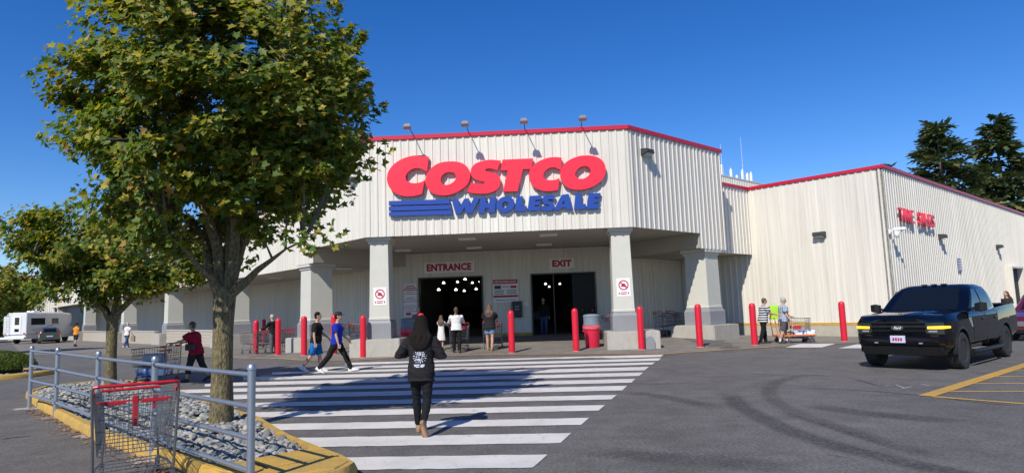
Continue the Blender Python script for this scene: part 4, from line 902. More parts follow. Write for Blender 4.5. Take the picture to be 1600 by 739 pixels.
# conifers behind the side wall
def conifer(label, base, H_, Rm, seed, start=0.25, dens_=1.0, ls=0.9):
    rg = np.random.default_rng(seed); rr = random.Random(seed); tree = thing('fir_tree', label, 'tree', base, 0, 'firs behind the side wall')
    m = MB(); m.tube([(0, 0, -0.5), (0.1, 0, H_*0.5), (0, 0.1, H_)], [H_*0.02, H_*0.013, 0.03], 10); m.build('trunk', M_twig, tree, smooth=True)
    br = MB(); LP, LN, LT, LS, LC = [], [], [], [], []
    nb = int(72*dens_)
    for i in range(nb):
        f = start+(1-start)*(i/nb)**0.9; z = H_*f; L = Rm*(1-((f-start)/(1-start))**1.35)*rr.choice((0.45, 0.7, 0.9, 1.1, 1.28))*rr.uniform(0.85, 1.1)+0.35; a = rr.uniform(0, 6.283)
        d = Vector((math.cos(a), math.sin(a), 0)); rise = 0.25 if f > 0.8 else 0.06
        pts_ = [Vector((0, 0, z))+d*L*t+Vector((0, 0, L*(rise*t-0.22*t*t))) for t in (0, 0.3, 0.6, 0.85, 1)]
        br.tube(pts_, [0.06, 0.045, 0.03, 0.02, 0.01], 5, caps=False)
        n_ = int(16+34*L/Rm*1.6)
        for _ in range(n_):
            t = rr.uniform(0.22, 1.02); k = min(3, int(t*4)); p = pts_[0].lerp(pts_[4], t); p.z = z+L*(rise*t-0.22*t*t)
            sd_ = Vector((-d.y, d.x, 0))*rr.uniform(-1, 1); w = 0.32*L*(1.1-t)+0.25
            p += sd_*w; p.z += rr.uniform(-0.35, 0.15)
            LP.append(tuple(p)); LN.append((rr.gauss(0, 0.35), rr.gauss(0, 0.35), 1)); LT.append(tuple(d*0.8+sd_*0.9+Vector((0, 0, -0.45+rr.gauss(0, 0.25))))); LS.append(ls*rr.uniform(0.6, 1.25))
            c = np.array([(0.060, 0.090, 0.038), (0.080, 0.110, 0.042), (0.110, 0.130, 0.045), (0.16, 0.14, 0.055)][rr.choices(range(4), (4, 4, 2, 1))[0]])*rr.uniform(0.8, 1.2); LC.append(c)
    tag(br.build('branches', M_twig, tree, fix=False), None, None, kind='stuff')
    me = leaves_mesh('crown', LP, LN, LT, LS, LC, SPRAY_R, 0.3); me.materials.append(M_needle); tag(link('crown', me, tree), None, None, kind='stuff')
def at_depth(px, depth):
    d = ray(px, 460); k = depth/d.y; return Vector((d.x*k, depth, 0))
conifer('tall bushy fir standing behind the side wall near the tire sales letters', at_depth(1492, 62), 18.6, 5.0, 3, 0.2, 1.4, 1.15)
conifer('taller fir rising behind the far end of the side wall', at_depth(1586, 64), 19.4, 4.8, 4, 0.2, 1.4, 1.15)
conifer('small fir tip peeking over the roof trim by the bay corner', at_depth(1411, 74), 17.0, 1.6, 6, 0.5, 0.5, 0.7)
conifer('lower fir filling the gap between the two tall firs', at_depth(1545, 70), 15.5, 4.6, 8, 0.2, 1.2, 1.0)
conifer('drooping low fir in front of the tall ones above the roof edge', at_depth(1530, 78), 14.5, 4.0, 9, 0.3, 1.0, 1.0)

# ================================================================== bins and carts
M_binred = mat('red bin plastic', (0.62, 0.015, 0.05), 0.45); M_bingrey = mat('grey bin plastic', (0.16, 0.20, 0.235), 0.55, c2=(0.20, 0.24, 0.275), scale=6)
M_bag = mat('pink bin liner', (0.70, 0.10, 0.14), 0.35)
def bin_(label, p):
    s = thing('litter_bin', label, 'litter bin', p)
    m = MB(); m.lathe([(0.25, 0.0), (0.26, 0.03), (0.31, 0.74), (0.33, 0.75), (0.33, 0.80), (0.30, 0.80)], 26); m.build('can', M_binred, s, smooth=True)
    m = MB(); m.lathe([(0.335+0.0, 0.70), (0.345, 0.76), (0.34, 0.815), (0.30, 0.83), (0.25, 0.80)], 26, caps=False); m.v = [(x*(1+rnd.uniform(-0.02, 0.03)), y*(1+rnd.uniform(-0.02, 0.03)), z+rnd.uniform(-0.02, 0.015)) for x, y, z in m.v]; m.build('liner', M_bag, s, smooth=True)
    m = MB(); m.lathe([(0.29, 0.81), (0.315, 0.84), (0.315, 0.90), (0.30, 0.91), (0.305, 1.14), (0.315, 1.15), (0.315, 1.20), (0.28, 1.235), (0.10, 1.26), (0.005, 1.262)], 26); m.build('lid', M_bingrey, s, smooth=True)
    for a in (0.5, 3.64): m = MB(Matrix.Rotation(a, 4, 'Z')); m.tube([(0.30, -0.1, 0.66), (0.36, -0.1, 0.62), (0.36, 0.1, 0.62), (0.30, 0.1, 0.66)], 0.014, 6); m.build('handle', M_binred, s)
bin_('red bin with grey lid beside the exit column plinth', g(926, 542.5)); bin_('red bin with grey lid behind the woman on the crossing', g(638, 545))
M_wire = mat('cart wire zinc', (0.20, 0.205, 0.21), 0.42, 0.75); M_cred = mat('red cart plastic', (0.50, 0.012, 0.02), 0.4); M_rub = mat('grey caster rubber', (0.07, 0.07, 0.075), 0.6)
def cart_proto(label, wr=0.0032, dense=True):
    # x = right, y = forward, handle at y = 0
    s = thing('shopping_cart', label, 'shopping cart', (0, 0, 0))
    W0, W1, L = 0.37, 0.29, 0.98; zr0, zr1 = 0.99, 0.93; zb0, zb1 = 0.39, 0.47; b0, b1 = 0.32, 0.24
    step = 0.043 if dense else 0.07
    def side(sg):
        m = MB(); k = int(L/step)
        for i in range(k+1):
            t = i/k; y = 0.03+t*(L-0.03); m.tube([(sg*(W0+(W1-W0)*t), y, zr0+(zr1-zr0)*t), (sg*(b0+(b1-b0)*t), y*0.97+0.01, zb0+(zb1-zb0)*t)], wr, 4, caps=False)
        for j in range(6 if dense else 4):
            q = j/(5 if dense else 3); m.tube([(sg*(W0*(1-q)+b0*q), 0.03, zr0*(1-q)+zb0*q), (sg*(W1*(1-q)+b1*q), L*(1-0.03*q), zr1*(1-q)+zb1*q)], wr*1.35, 4, caps=False)
        return m
    side(-1).build('side_grid', M_wire, s, fix=False); side(1).build('side_grid', M_wire, s, fix=False)
    m = MB(); k = int(2*W1/step)
    for i in range(k+1):
        x = -1+2*i/k; m.tube([(x*W1, L, zr1), (x*b1, L*0.97, zb1)], wr, 4, caps=False)
    for j in range(6): q = j/5; m.tube([(-(W1*(1-q)+b1*q), L*(1-0.03*q), zr1*(1-q)+zb1*q), (W1*(1-q)+b1*q, L*(1-0.03*q), zr1*(1-q)+zb1*q)], wr*1.3, 4, caps=False)
    m.build('front_grid', M_wire, s, fix=False)
    m = MB(); k = int(2*W0/step)
    for i in range(k+1):
        x = -1+2*i/k; m.tube([(x*W0, 0.05, zr0-0.03), (x*b0, 0.03, zb0)], wr, 4, caps=False)
    for j in range(6): q = j/5; m.tube([(-(W0*(1-q)+b0*q), 0.05-0.02*q, (zr0-0.03)*(1-q)+zb0*q), (W0*(1-q)+b0*q, 0.05-0.02*q, (zr0-0.03)*(1-q)+zb0*q)], wr*1.3, 4, caps=False)
    m.build('rear_gate', M_wire, s, fix=False)
    m = MB(); k = int(2*b0/(step*1.2))
    for i in range(k+1): x = -1+2*i/k; m.tube([(x*b0, 0.03, zb0), (x*b1, L*0.97, zb1)], wr, 4, caps=False)
    for j in range(7): t = j/6; m.tube([(-(b0+(b1-b0)*t), L*0.97*t+0.02, zb0+(zb1-zb0)*t), (b0+(b1-b0)*t, L*0.97*t+0.02, zb0+(zb1-zb0)*t)], wr*1.3, 4, caps=False)
    m.build('floor_grid', M_wire, s, fix=False)
    m = MB(); m.tube([(-W0, 0.02, zr0), (-W1, L, zr1), (W1, L, zr1), (W0, 0.02, zr0)], 0.009, 8)
    for sg in (-1, 1):
        m.tube([(sg*W0, -0.03, 1.06), (sg*(W0+0.01), -0.01, 1.0), (sg*0.36, 0.0, 0.5), (sg*0.35, 0.06, 0.16)], 0.0135, 8)
        m.tube([(sg*0.35, 0.02, 0.20), (sg*0.33, 0.5, 0.19), (sg*0.27, L*0.92, 0.17)], 0.0125, 8); m.tube([(sg*0.27, L*0.86, 0.18), (sg*0.25, L*0.80, 0.50)], 0.0115, 8)
    m.build('frame', M_wire, s, smooth=True)
    m = MB(); k = 15
    for i in range(k+1): x = -1+2*i/k; m.tube([(x*0.34, 0.03, 0.205), (x*0.26, L*0.9, 0.185)], wr, 4, caps=False)
    for j in range(5): t = j/4; m.tube([(-(0.345-0.08*t), 0.03+L*0.87*t, 0.2-0.02*t), (0.345-0.08*t, 0.03+L*0.87*t, 0.2-0.02*t)], wr*1.5, 4, caps=False)
    m.build('lower_rack', M_wire, s, fix=False)
    m = MB(); m.tube([(-W0+0.035, -0.045, 1.065), (W0-0.035, -0.045, 1.065)], 0.0165, 12); m.tube([(-W0, -0.03, 1.06), (-W0+0.04, -0.045, 1.065)], 0.017, 8); m.tube([(W0, -0.03, 1.06), (W0-0.04, -0.045, 1.065)], 0.017, 8); m.build('handle', M_cred, s, smooth=True)
    for sg in (-1, 1): m = MB(); m.box(sg*W0-0.016, sg*W0+0.016, 0.01, 0.15, zr0-0.035, zr0+0.02); m.build('corner_cap', M_cred, s, bevel=0.006)
    m = MB(); m.tube([(-W1, L+0.004, zr1+0.002), (W1, L+0.004, zr1+0.002)], 0.016, 8); m.build('front_bumper', M_cred, s, smooth=True)
    # child seat: two red flaps with dividers
    m = MB(); m.tube([(-W0+0.03, 0.24, 0.88), (W0-0.03, 0.24, 0.88)], 0.011, 8); m.box(-0.025, 0.025, 0.20, 0.225, 0.62, 0.93); m.box(0.16, 0.185, 0.20, 0.225, 0.78, 0.92); m.box(-0.30, -0.08, 0.19, 0.215, 0.85, 0.885); m.box(0.05, 0.30, 0.19, 0.215, 0.85, 0.885); m.build('child_seat', M_cred, s, bevel=0.004)
    for x, y in ((-0.345, 0.07), (0.345, 0.07), (-0.265, L*0.88), (0.265, L*0.88)):
        m = MB(Matrix.Translation((x, y, 0))); m.box(-0.022, 0.022, -0.03, 0.03, 0.115, 0.165); m.box(-0.022, -0.016, -0.02, 0.02, 0.055, 0.13); m.box(0.016, 0.022, -0.02, 0.02, 0.055, 0.13); co = m.build('caster', M_wire, s)
        m = MB(Matrix.Translation((x, y, 0.062)) @ Matrix.Rotation(math.pi/2, 4, 'Y')); m.lathe([(0.045, -0.0135), (0.062, -0.0125), (0.062, 0.0125), (0.045, 0.0135)], 18); m.build('wheel', M_rub, co, smooth=True)
    return s
cart1 = cart_proto('empty wire shopping cart with red handle parked beside the pipe railing')
hl, hr = at_z(160, 607, 1.06), at_z(281, 594, 1.06); mid = (hl+hr)/2; dv = (hr-hl).xy
CA = math.atan2(dv.y, dv.x); CA = R(33)
cart1.location = (mid.x-0.06, mid.y, 0.004); cart1.rotation_euler = (0, 0, CA)
M_thin = cart_proto('x', 0.0045, False)
cart_first = [True]
def cart(label, p, heading, group=None):
    o = place(M_thin, cart_first[0], p, math.atan2(heading[1], heading[0])-math.pi/2, label, group); cart_first[0] = False; return o
# the shaded carts
for i, (p, h_) in enumerate((((452, 545), (-0.3, 1)), ((420, 543), (-0.9, 0.6)), ((1148, 520), (0.7, 0.6)), ((1162, 521), (0.7, 0.6)), ((1030, 524), (0.9, 0.3)), ((1050, 523), (0.9, 0.3)), ((955, 533), (0.5, 1)), ((545, 541), (1, 0.2)), ((530, 541), (1, 0.2)))):
    cart(['wire cart behind the man in black jacket under the left colonnade', 'wire cart beside the leftmost bollards in shade', 'wire cart with red handle right of the right pier', 'wire cart in the row right of the right pier, nearer the bay wall', 'wire cart in shade between exit column and right pier', 'wire cart in shade close behind the right pier', 'wire cart beside the exit doorway behind the exit column', 'wire cart in shade just left of the entrance column', 'wire cart in shade behind the man in blue shirt'][i], g(*p), h_, 'carts parked under the canopy')
# ================================================================== vehicles
M_paint = mat('black navy car paint', (0.0022, 0.0025, 0.005), 0.3, coat=1.0, spec=0.0)
M_glassc = mat('car glass', (0.006, 0.007, 0.008), 0.02, spec=0.5)
M_tyre = mat('tyre rubber', (0.028, 0.027, 0.027), 0.85, bump=0.3, bscale=60); M_rim = mat('black alloy', (0.06, 0.06, 0.063), 0.3, 0.7)
M_chrome = mat('chrome', (0.75, 0.75, 0.75), 0.12, 1.0); M_cladding = mat('black cladding', (0.010, 0.010, 0.0105), 0.5, spec=0.3)
M_amber = mat('lit amber lamp', (0.9, 0.45, 0.02), 0.3, emit=(1.0, 0.50, 0.015), estr=1.1); M_tail = mat('red tail lamp', (0.45, 0.01, 0.015), 0.2); M_lampc = mat('clear lamp', (0.35, 0.36, 0.38), 0.1, 0.4)
def lerp_tab(tab, z, i):
    for a, b in zip(tab, tab[1:]):
        if z <= b[0]: t = (z-a[0])/(b[0]-a[0]); return a[i]+(b[i]-a[i])*t
    return tab[-1][i]
def rrect(hw, yf, yr, z, rc=0.12, n=5, crown=0.0):
    pts = []
    for cx, cy, a0 in ((hw-rc, yf-rc, 0), (-hw+rc, yf-rc, 90), (-hw+rc, yr+rc, 180), (hw-rc, yr+rc, 270)):
        for k in range(n): a = R(a0+90*k/(n-1)); pts.append((cx+rc*math.cos(a), cy+rc*math.sin(a), z))
    return pts
def boolean_cut(o, cutters):
    for c in cutters:
        md = o.modifiers.new('b', 'BOOLEAN'); md.object = c; md.operation = 'DIFFERENCE'; md.solver = 'EXACT'
    dg = bpy.context.evaluated_depsgraph_get(); me = bpy.data.meshes.new_from_object(o.evaluated_get(dg)); o.modifiers.clear(); o.data = me
    for c in cutters: bpy.data.objects.remove(c)
    me.polygons.foreach_set('use_smooth', [True]*len(me.polygons)); me.set_sharp_from_angle(angle=R(28))
def wheel(par, x, y, r, w, spokes=6, rim_mat=None, name='wheel'):
    sg = 1 if x > 0 else -1
    M = Matrix.Translation((x, y, r)) @ Matrix.Rotation(math.pi/2*sg, 4, 'Y')
    m = MB(M); m.lathe([(r*0.60, -w/2), (r*0.93, -w/2), (r*0.99, -w*0.40), (r, -w*0.2), (r, w*0.2), (r*0.99, w*0.40), (r*0.93, w/2), (r*0.64, w/2), (r*0.60, w*0.42)], 32); t = m.build(name, M_tyre, par, smooth=True)
    m = MB(M); m.lathe([(r*0.62, w*0.40), (r*0.60, w*0.44), (r*0.54, w*0.40), (r*0.50, w*0.10), (0.01, w*0.08)], 28)
    for k in range(spokes):
        m.M = M @ Matrix.Rotation(2*math.pi*k/spokes, 4, 'Z'); m.loft([[(0.03, -0.035, w*0.1), (0.03, 0.035, w*0.1), (0.03, 0.03, w*0.36), (0.03, -0.03, w*0.36)], [(r*0.56, -0.025, w*0.15), (r*0.56, 0.025, w*0.15), (r*0.56, 0.02, w*0.42), (r*0.56, -0.02, w*0.42)]])
    m.M = M; m.lathe([(0.05, w*0.3), (0.05, w*0.40), (0.01, w*0.42)], 14); m.build('rim', rim_mat or M_rim, t, smooth=True, ang=30); return t
def arch_ring(par, x, y, r, w, material, name='arch_flare', zc=None):
    zc = zc or r; m = MB(); sg = 1 if x > 0 else -1; n = 18; rings = []
    for k in range(n+1):
        a = R(-8+196*k/n); rings.append([(x+sg*dx, y+rr_*math.cos(a), zc+rr_*math.sin(a)) for rr_, dx in ((r*1.14, -0.06), (r*1.14, 0.022), (r*1.17, 0.030), (r*1.32, 0.018), (r*1.34, -0.06))])
    m.loft(rings); return m.build(name, material, par, smooth=True, ang=40)
fwd = Vector((-0.762, -0.647)); wb = 3.62
FA = Vector((9.50, 15.52)); org = FA-fwd*(wb/2)
TR = thing('pickup_truck', 'black crew-cab pickup truck with lit amber lamps driving past the bay wall', 'pickup truck', (org.x, org.y, 0), math.atan2(fwd.y, fwd.x)-math.pi/2)
ya = wb/2; HWD = 1.0
def half(pts): return [(x, z) for x, z in pts]
# lower body: stations front to back
st = []   # y, list of (x,z) half outline from bottom centre to top centre
def sec(y, zb, wb_, zs, ws, zt, wt, zc): return (y, [(0, zb), (wb_, zb), (ws, zb+0.14), (ws+0.012, (zb+zs)/2), (ws, zs), (wt, zt), (wt*0.55, zc), (0, zc+0.005)])
S_ = [sec(ya+0.93, 0.52, 0.60, 1.02, 0.70, 1.13, 0.62, 1.15), sec(ya+0.90, 0.48, 0.72, 1.04, 0.82, 1.18, 0.74, 1.20), sec(ya+0.82, 0.45, 0.84, 1.06, 0.92, 1.215, 0.83, 1.235), sec(ya+0.64, 0.42, 0.90, 1.08, 0.985, 1.24, 0.87, 1.265), sec(ya+0.1, 0.42, 0.90, 1.09, 1.0, 1.255, 0.88, 1.285),
      sec(ya-0.55, 0.42, 0.90, 1.12, 1.0, 1.285, 0.90, 1.315), sec(ya-0.75, 0.42, 0.90, 1.15, 1.0, 1.285, 0.93, 1.30), sec(-0.9, 0.42, 0.90, 1.17, 1.0, 1.29, 0.95, 1.30), sec(-1.18, 0.44, 0.90, 1.18, 1.0, 1.31, 0.965, 1.31),
      sec(-2.2, 0.46, 0.90, 1.20, 1.0, 1.36, 0.965, 1.36), sec(-3.02, 0.52, 0.88, 1.20, 0.985, 1.37, 0.95, 1.37), sec(-3.08, 0.56, 0.84, 1.18, 0.95, 1.34, 0.92, 1.34)]
m = MB(); rings = []
for y, h_ in S_: rings.append([(x, y, z) for x, z in h_]+[(-x, y, z) for x, z in h_[-2:0:-1]])
m.loft(rings); body = m.build('body', M_paint, TR)
cut = []
for y in (ya, -ya):
    c = MB(Matrix.Translation((0, y, 0.44)) @ Matrix.Rotation(math.pi/2, 4, 'Y')); c.lathe([(0.50, -1.3), (0.50, 1.3)], 36); cut.append(c.build('cut', M_cladding))
    cut[-1].parent = TR
bpy.context.view_layer.update(); boolean_cut(body, cut)
for y in (ya, -ya):
    for sg in (-1, 1):
        arch_ring(TR, sg*0.985, y, 0.40, 0, M_cladding, zc=0.44); wheel(TR, sg*0.86, y, 0.415, 0.285)
        m = MB(); m.box(sg*0.45 if sg > 0 else -0.72, 0.72 if sg > 0 else -0.45, y-0.48, y+0.48, 0.3, 0.95); m.build('wheel_well', M_cladding, TR)
# cab
TAB = [(1.27, 1.13, -1.20, 0.955), (1.50, 0.76, -1.17, 0.915), (1.70, 0.46, -1.12, 0.855), (1.85, 0.22, -1.05, 0.795), (1.915, 0.05, -0.97, 0.70), (1.935, -0.1, -0.85, 0.55)]
m = MB(); m.loft([rrect(hw, yf, yr, z, 0.09 if z < 1.8 else 0.2) for z, yf, yr, hw in TAB]); m.build('cab', M_paint, TR, smooth=True, ang=25)
def glass_front(par, tab, z0, z1, s0, name, y_i=1, off=0.012, sgn=1, n=6):
    m = MB(); vs = []; 
    for i in range(n+1):
        z = z0+(z1-z0)*i/n
        for j in range(9):
            s_ = -1+2*j/8; hw = lerp_tab(tab, z, 3)*s0; vs.append((s_*hw, lerp_tab(tab, z, y_i)+sgn*(off-0.03*abs(s_)**4), z+off*0.4))
    m.add(vs, [(i*9+j, i*9+j+1, (i+1)*9+j+1, (i+1)*9+j) for i in range(n) for j in range(8)]); return m.build(name, M_glassc, par, smooth=True, fix=False)
glass_front(TR, TAB, 1.315, 1.835, 0.87, 'windscreen'); glass_front(TR, TAB, 1.42, 1.80, 0.85, 'rear_window', 2, 0.012, -1)
def side_glass(par, tab, sg, y0b, y1b, y0t, y1t, z0, z1, name='side_window', off=0.010):
    m = MB(); vs = []; n = 4
    for i in range(n+1):
        t = i/n; z = z0+(z1-z0)*t; hw = lerp_tab(tab, z, 3)+off; vs += [(sg*hw, y0b+(y0t-y0b)*t, z), (sg*hw, y1b+(y1t-y1b)*t, z)]
    m.add(vs, [(2*i, 2*i+1, 2*i+3, 2*i+2) for i in range(n)]); return m.build(name, M_glassc, par, smooth=True, fix=False)
M_panelgap = mat('panel gap', (0.002, 0.002, 0.002), 0.6)
for sg in (-1, 1):
    side_glass(TR, TAB, sg, 0.80, -0.02, 0.24, -0.04, 1.33, 1.79); side_glass(TR, TAB, sg, -0.13, -0.98, -0.15, -0.86, 1.33, 1.79)
    for y0, y1 in ((0.98, -0.07), (-0.08, -1.12)):     # door panels with handle
        m = MB(); m.add([(sg*1.004, y0, 0.58), (sg*1.004, y1, 0.58), (sg*1.016, y1, 0.85), (sg*1.006, y1, 1.16), (sg*1.006, y0, 1.15), (sg*1.016, y0, 0.85)], [(0, 1, 2, 5), (5, 2, 3, 4)]); d = m.build('door', M_paint, TR, smooth=True, fix=False)
        m = MB(); m.box(sg*1.02-0.012, sg*1.02+0.018, y1+0.10, y1+0.30, 1.05, 1.09); m.build('handle', M_paint, d, bevel=0.008)
        m = MB(); m.box(sg*1.006-0.004, sg*1.006+0.004, y1-0.006, y1+0.006, 0.5, 1.27); m.build('panel_gap', M_panelgap, d)
    m = MB(); m.tube([(sg*1.0, 1.2, 0.36), (sg*1.03, 1.0, 0.345), (sg*1.03, -1.0, 0.345), (sg*1.0, -1.2, 0.36)], 0.055, 8); m.build('running_board', M_cladding, TR, smooth=True)
    m = MB(); m.tube([(sg*0.94, 0.82, 1.33), (sg*1.06, 0.80, 1.35)], 0.03, 8); m.loft([[(sg*1.04, 0.76, 1.27), (sg*1.04, 0.88, 1.27), (sg*1.04, 0.88, 1.45), (sg*1.04, 0.76, 1.45)], [(sg*1.16, 0.76, 1.26), (sg*1.16, 0.91, 1.26), (sg*1.16, 0.91, 1.48), (sg*1.16, 0.76, 1.48)], [(sg*1.27, 0.77, 1.29), (sg*1.27, 0.86, 1.29), (sg*1.27, 0.86, 1.46), (sg*1.27, 0.77, 1.46)]]); m.build('mirror', M_cladding, TR, bevel=0.015)
    yg_ = ya+0.955
    yh = ya+0.90
    def hl_ring(x, y, z0, z1, dp): return [(sg*x, y, z0), (sg*x, y-0.01, z1), (sg*x, y-dp, z1), (sg*x, y-dp, z0)]
    m = MB(); m.loft([hl_ring(0.56, ya+0.965, 0.84, 1.06, 0.15), hl_ring(0.76, ya+0.945, 0.82, 1.075, 0.15), hl_ring(0.90, ya+0.875, 0.82, 1.075, 0.15), hl_ring(0.995, ya+0.70, 0.85, 1.06, 0.12)]); hl_ = m.build('headlight', M_glassc, TR, smooth=True, ang=30)
    m = MB(); m.loft([hl_ring(0.60, ya+0.975, 0.935, 0.99, 0.05), hl_ring(0.76, ya+0.96, 0.935, 0.995, 0.06), hl_ring(0.90, ya+0.892, 0.935, 1.0, 0.06), hl_ring(0.985, ya+0.755, 0.945, 0.99, 0.05)]); m.build('amber_lamp', M_amber, hl_, smooth=True, ang=30)
    m = MB(); m.loft([hl_ring(0.62, ya+0.972, 0.865, 0.90, 0.04), hl_ring(0.78, ya+0.95, 0.865, 0.90, 0.05)]); m.build('beam_lens', M_lampc, hl_)
    m = MB(); m.loft([[(sg*0.42, yg_-0.02, 0.60), (sg*0.50, yg_-0.02, 0.60), (sg*0.50, yg_+0.09, 0.60), (sg*0.42, yg_+0.09, 0.60)], [(sg*0.42, yg_-0.02, 0.635), (sg*0.50, yg_-0.02, 0.635), (sg*0.50, yg_+0.09, 0.635), (sg*0.42, yg_+0.09, 0.635)]]); m.build('tow_hook', M_lampc, TR, bevel=0.01)
    m = MB(); m.box(sg*0.70-0.09, sg*0.70+0.09, yh+0.02, yh+0.085, 0.60, 0.66); m.build('fog_lamp', M_lampc, TR, bevel=0.01)
    m = MB(); m.box(sg*0.90-0.05, sg*0.90+0.05, -3.10, -3.02, 0.98, 1.30); m.build('tail_light', M_tail, TR, bevel=0.01)
    m = MB(); m.loft([[(sg*0.33, -1.30+0.02*k, 1.37+0*k), (sg*0.30, -1.30, 1.37), (sg*0.30, -1.3, 1.39), (sg*0.33, -1.3, 1.39)] for k in (0,)]+[[(sg*0.33, -1.28, 1.37), (sg*0.30, -1.28, 1.37), (sg*0.30, -1.28, 1.39), (sg*0.33, -1.28, 1.39)]]); m.build('bed_clip', M_cladding, TR)
yg = ya+0.955
m = MB(); m.loft([[(-0.60, yg-0.03, 0.80), (0.60, yg-0.03, 0.80), (0.60, yg-0.2, 0.80), (-0.60, yg-0.2, 0.80)], [(-0.60, yg+0.01, 0.95), (0.60, yg+0.01, 0.95), (0.60, yg-0.2, 0.95), (-0.60, yg-0.2, 0.95)], [(-0.58, yg-0.01, 1.09), (0.58, yg-0.01, 1.09), (0.58, yg-0.2, 1.10), (-0.58, yg-0.2, 1.10)]]); gr = m.build('grille', M_cladding, TR)
for k in range(23):
    m = MB(); m.box(-0.56+k*0.0505-0.004, -0.56+k*0.0505+0.004, yg-0.02, yg+0.016, 0.83, 1.075); m.build('grille_rib', M_black, gr)
for z in (0.86, 0.955, 1.05):
    m = MB(); m.box(-0.57, 0.57, yg-0.02, yg+0.03, z-0.016, z+0.016); m.build('grille_bar', M_paint, gr, bevel=0.006)
m = MB(); m.prism(ell(0, 0.955, 0.125, 0.052, 26), lambda p: (p[0], yg+0.045, p[1]), lambda p: (p[0], yg+0.0, p[1])); em = m.build('emblem', M_chrome, gr)
m = MB(); m.prism(ell(0, 0.955, 0.108, 0.040, 26), lambda p: (p[0], yg+0.049, p[1]), lambda p: (p[0], yg+0.044, p[1])); m.build('emblem_field', M_black, em)
me = text_mesh('Ford', 0.075, 0.002, 0.35, 0.001); me.transform(Matrix.Translation((0, yg+0.052, 0.958)) @ Matrix.Rotation(math.pi, 4, 'Z') @ Matrix.Rotation(math.pi/2, 4, 'X')); me.materials.append(M_white); link('emblem_script', me, em)
m = MB(); m.loft([[(x, y_, z) for x in (-1, 1) for y_, z in ((0, 0),)]*2 for _ in ()] or [[(-0.96, yg-0.28, 0.56), (-0.80, yg+0.03, 0.56), (0.80, yg+0.03, 0.56), (0.96, yg-0.28, 0.56), (0.9, yg-0.4, 0.56), (-0.9, yg-0.4, 0.56)], [(-0.985, yg-0.28, 0.64), (-0.82, yg+0.06, 0.64), (0.82, yg+0.06, 0.64), (0.985, yg-0.28, 0.64), (0.9, yg-0.4, 0.64), (-0.9, yg-0.4, 0.64)], [(-0.985, yg-0.28, 0.77), (-0.82, yg+0.06, 0.77), (0.82, yg+0.06, 0.77), (0.985, yg-0.28, 0.77), (0.9, yg-0.4, 0.77), (-0.9, yg-0.4, 0.77)], [(-0.96, yg-0.28, 0.80), (-0.80, yg+0.02, 0.80), (0.80, yg+0.02, 0.80), (0.96, yg-0.28, 0.80), (0.9, yg-0.4, 0.80), (-0.9, yg-0.4, 0.80)]]); m.build('front_bumper', M_paint, TR, bevel=0.012)
m = MB(); m.loft([[(-0.86, yg-0.2, 0.34), (-0.72, yg-0.05, 0.34), (0.72, yg-0.05, 0.34), (0.86, yg-0.2, 0.34), (0.8, yg-0.5, 0.36), (-0.8, yg-0.5, 0.36)], [(-0.94, yg-0.25, 0.555), (-0.78, yg+0.01, 0.555), (0.78, yg+0.01, 0.555), (0.94, yg-0.25, 0.555), (0.9, yg-0.5, 0.555), (-0.9, yg-0.5, 0.555)]]); m.build('air_dam', M_cladding, TR, bevel=0.01)
M_plate = mat('licence plate', (0.62, 0.60, 0.68), 0.4, c2=(0.42, 0.48, 0.72), scale=7)
m = MB(); m.box(-0.155, 0.155, yg+0.062, yg+0.072, 0.625, 0.785); pl = m.build('licence_plate', M_plate, TR)
for k, (x0, x1) in enumerate(((-0.11, -0.07), (-0.055, -0.015), (0.0, 0.035), (0.05, 0.09))):
    m = MB(); m.box(-x1, -x0, yg+0.072, yg+0.0745, 0.665, 0.735); m.build('plate_mark', M_maroon, pl)
m = MB(); m.box(-0.93, 0.93, -3.02, -1.22, 1.372, 1.40); m.build('bed_cover', mat('soft bed cover', (0.012, 0.012, 0.013), 0.8), TR, bevel=0.012)
for x in (-0.22, 0.0, 0.22): m = MB(); m.box(x-0.06, x+0.06, -0.02, 0.08, 1.925, 1.955); m.build('roof_marker', M_black, TR, bevel=0.008)
m = MB(); m.loft([[(-w_, y_, z_-0.02), (-w_*0.86, y_, z_+0.028), (w_*0.86, y_, z_+0.028), (w_, y_, z_-0.02)] for w_, y_, z_ in ((0.50, ya+0.84, 1.215), (0.54, ya+0.5, 1.265), (0.58, ya-0.1, 1.292), (0.62, ya-0.6, 1.312))]); m.build('hood_bulge', M_paint, TR, smooth=True, ang=60)
m = MB(); m.box(-0.7, 0.7, -2.9, 2.2, 0.40, 0.60); m.build('chassis', M_cladding, TR)

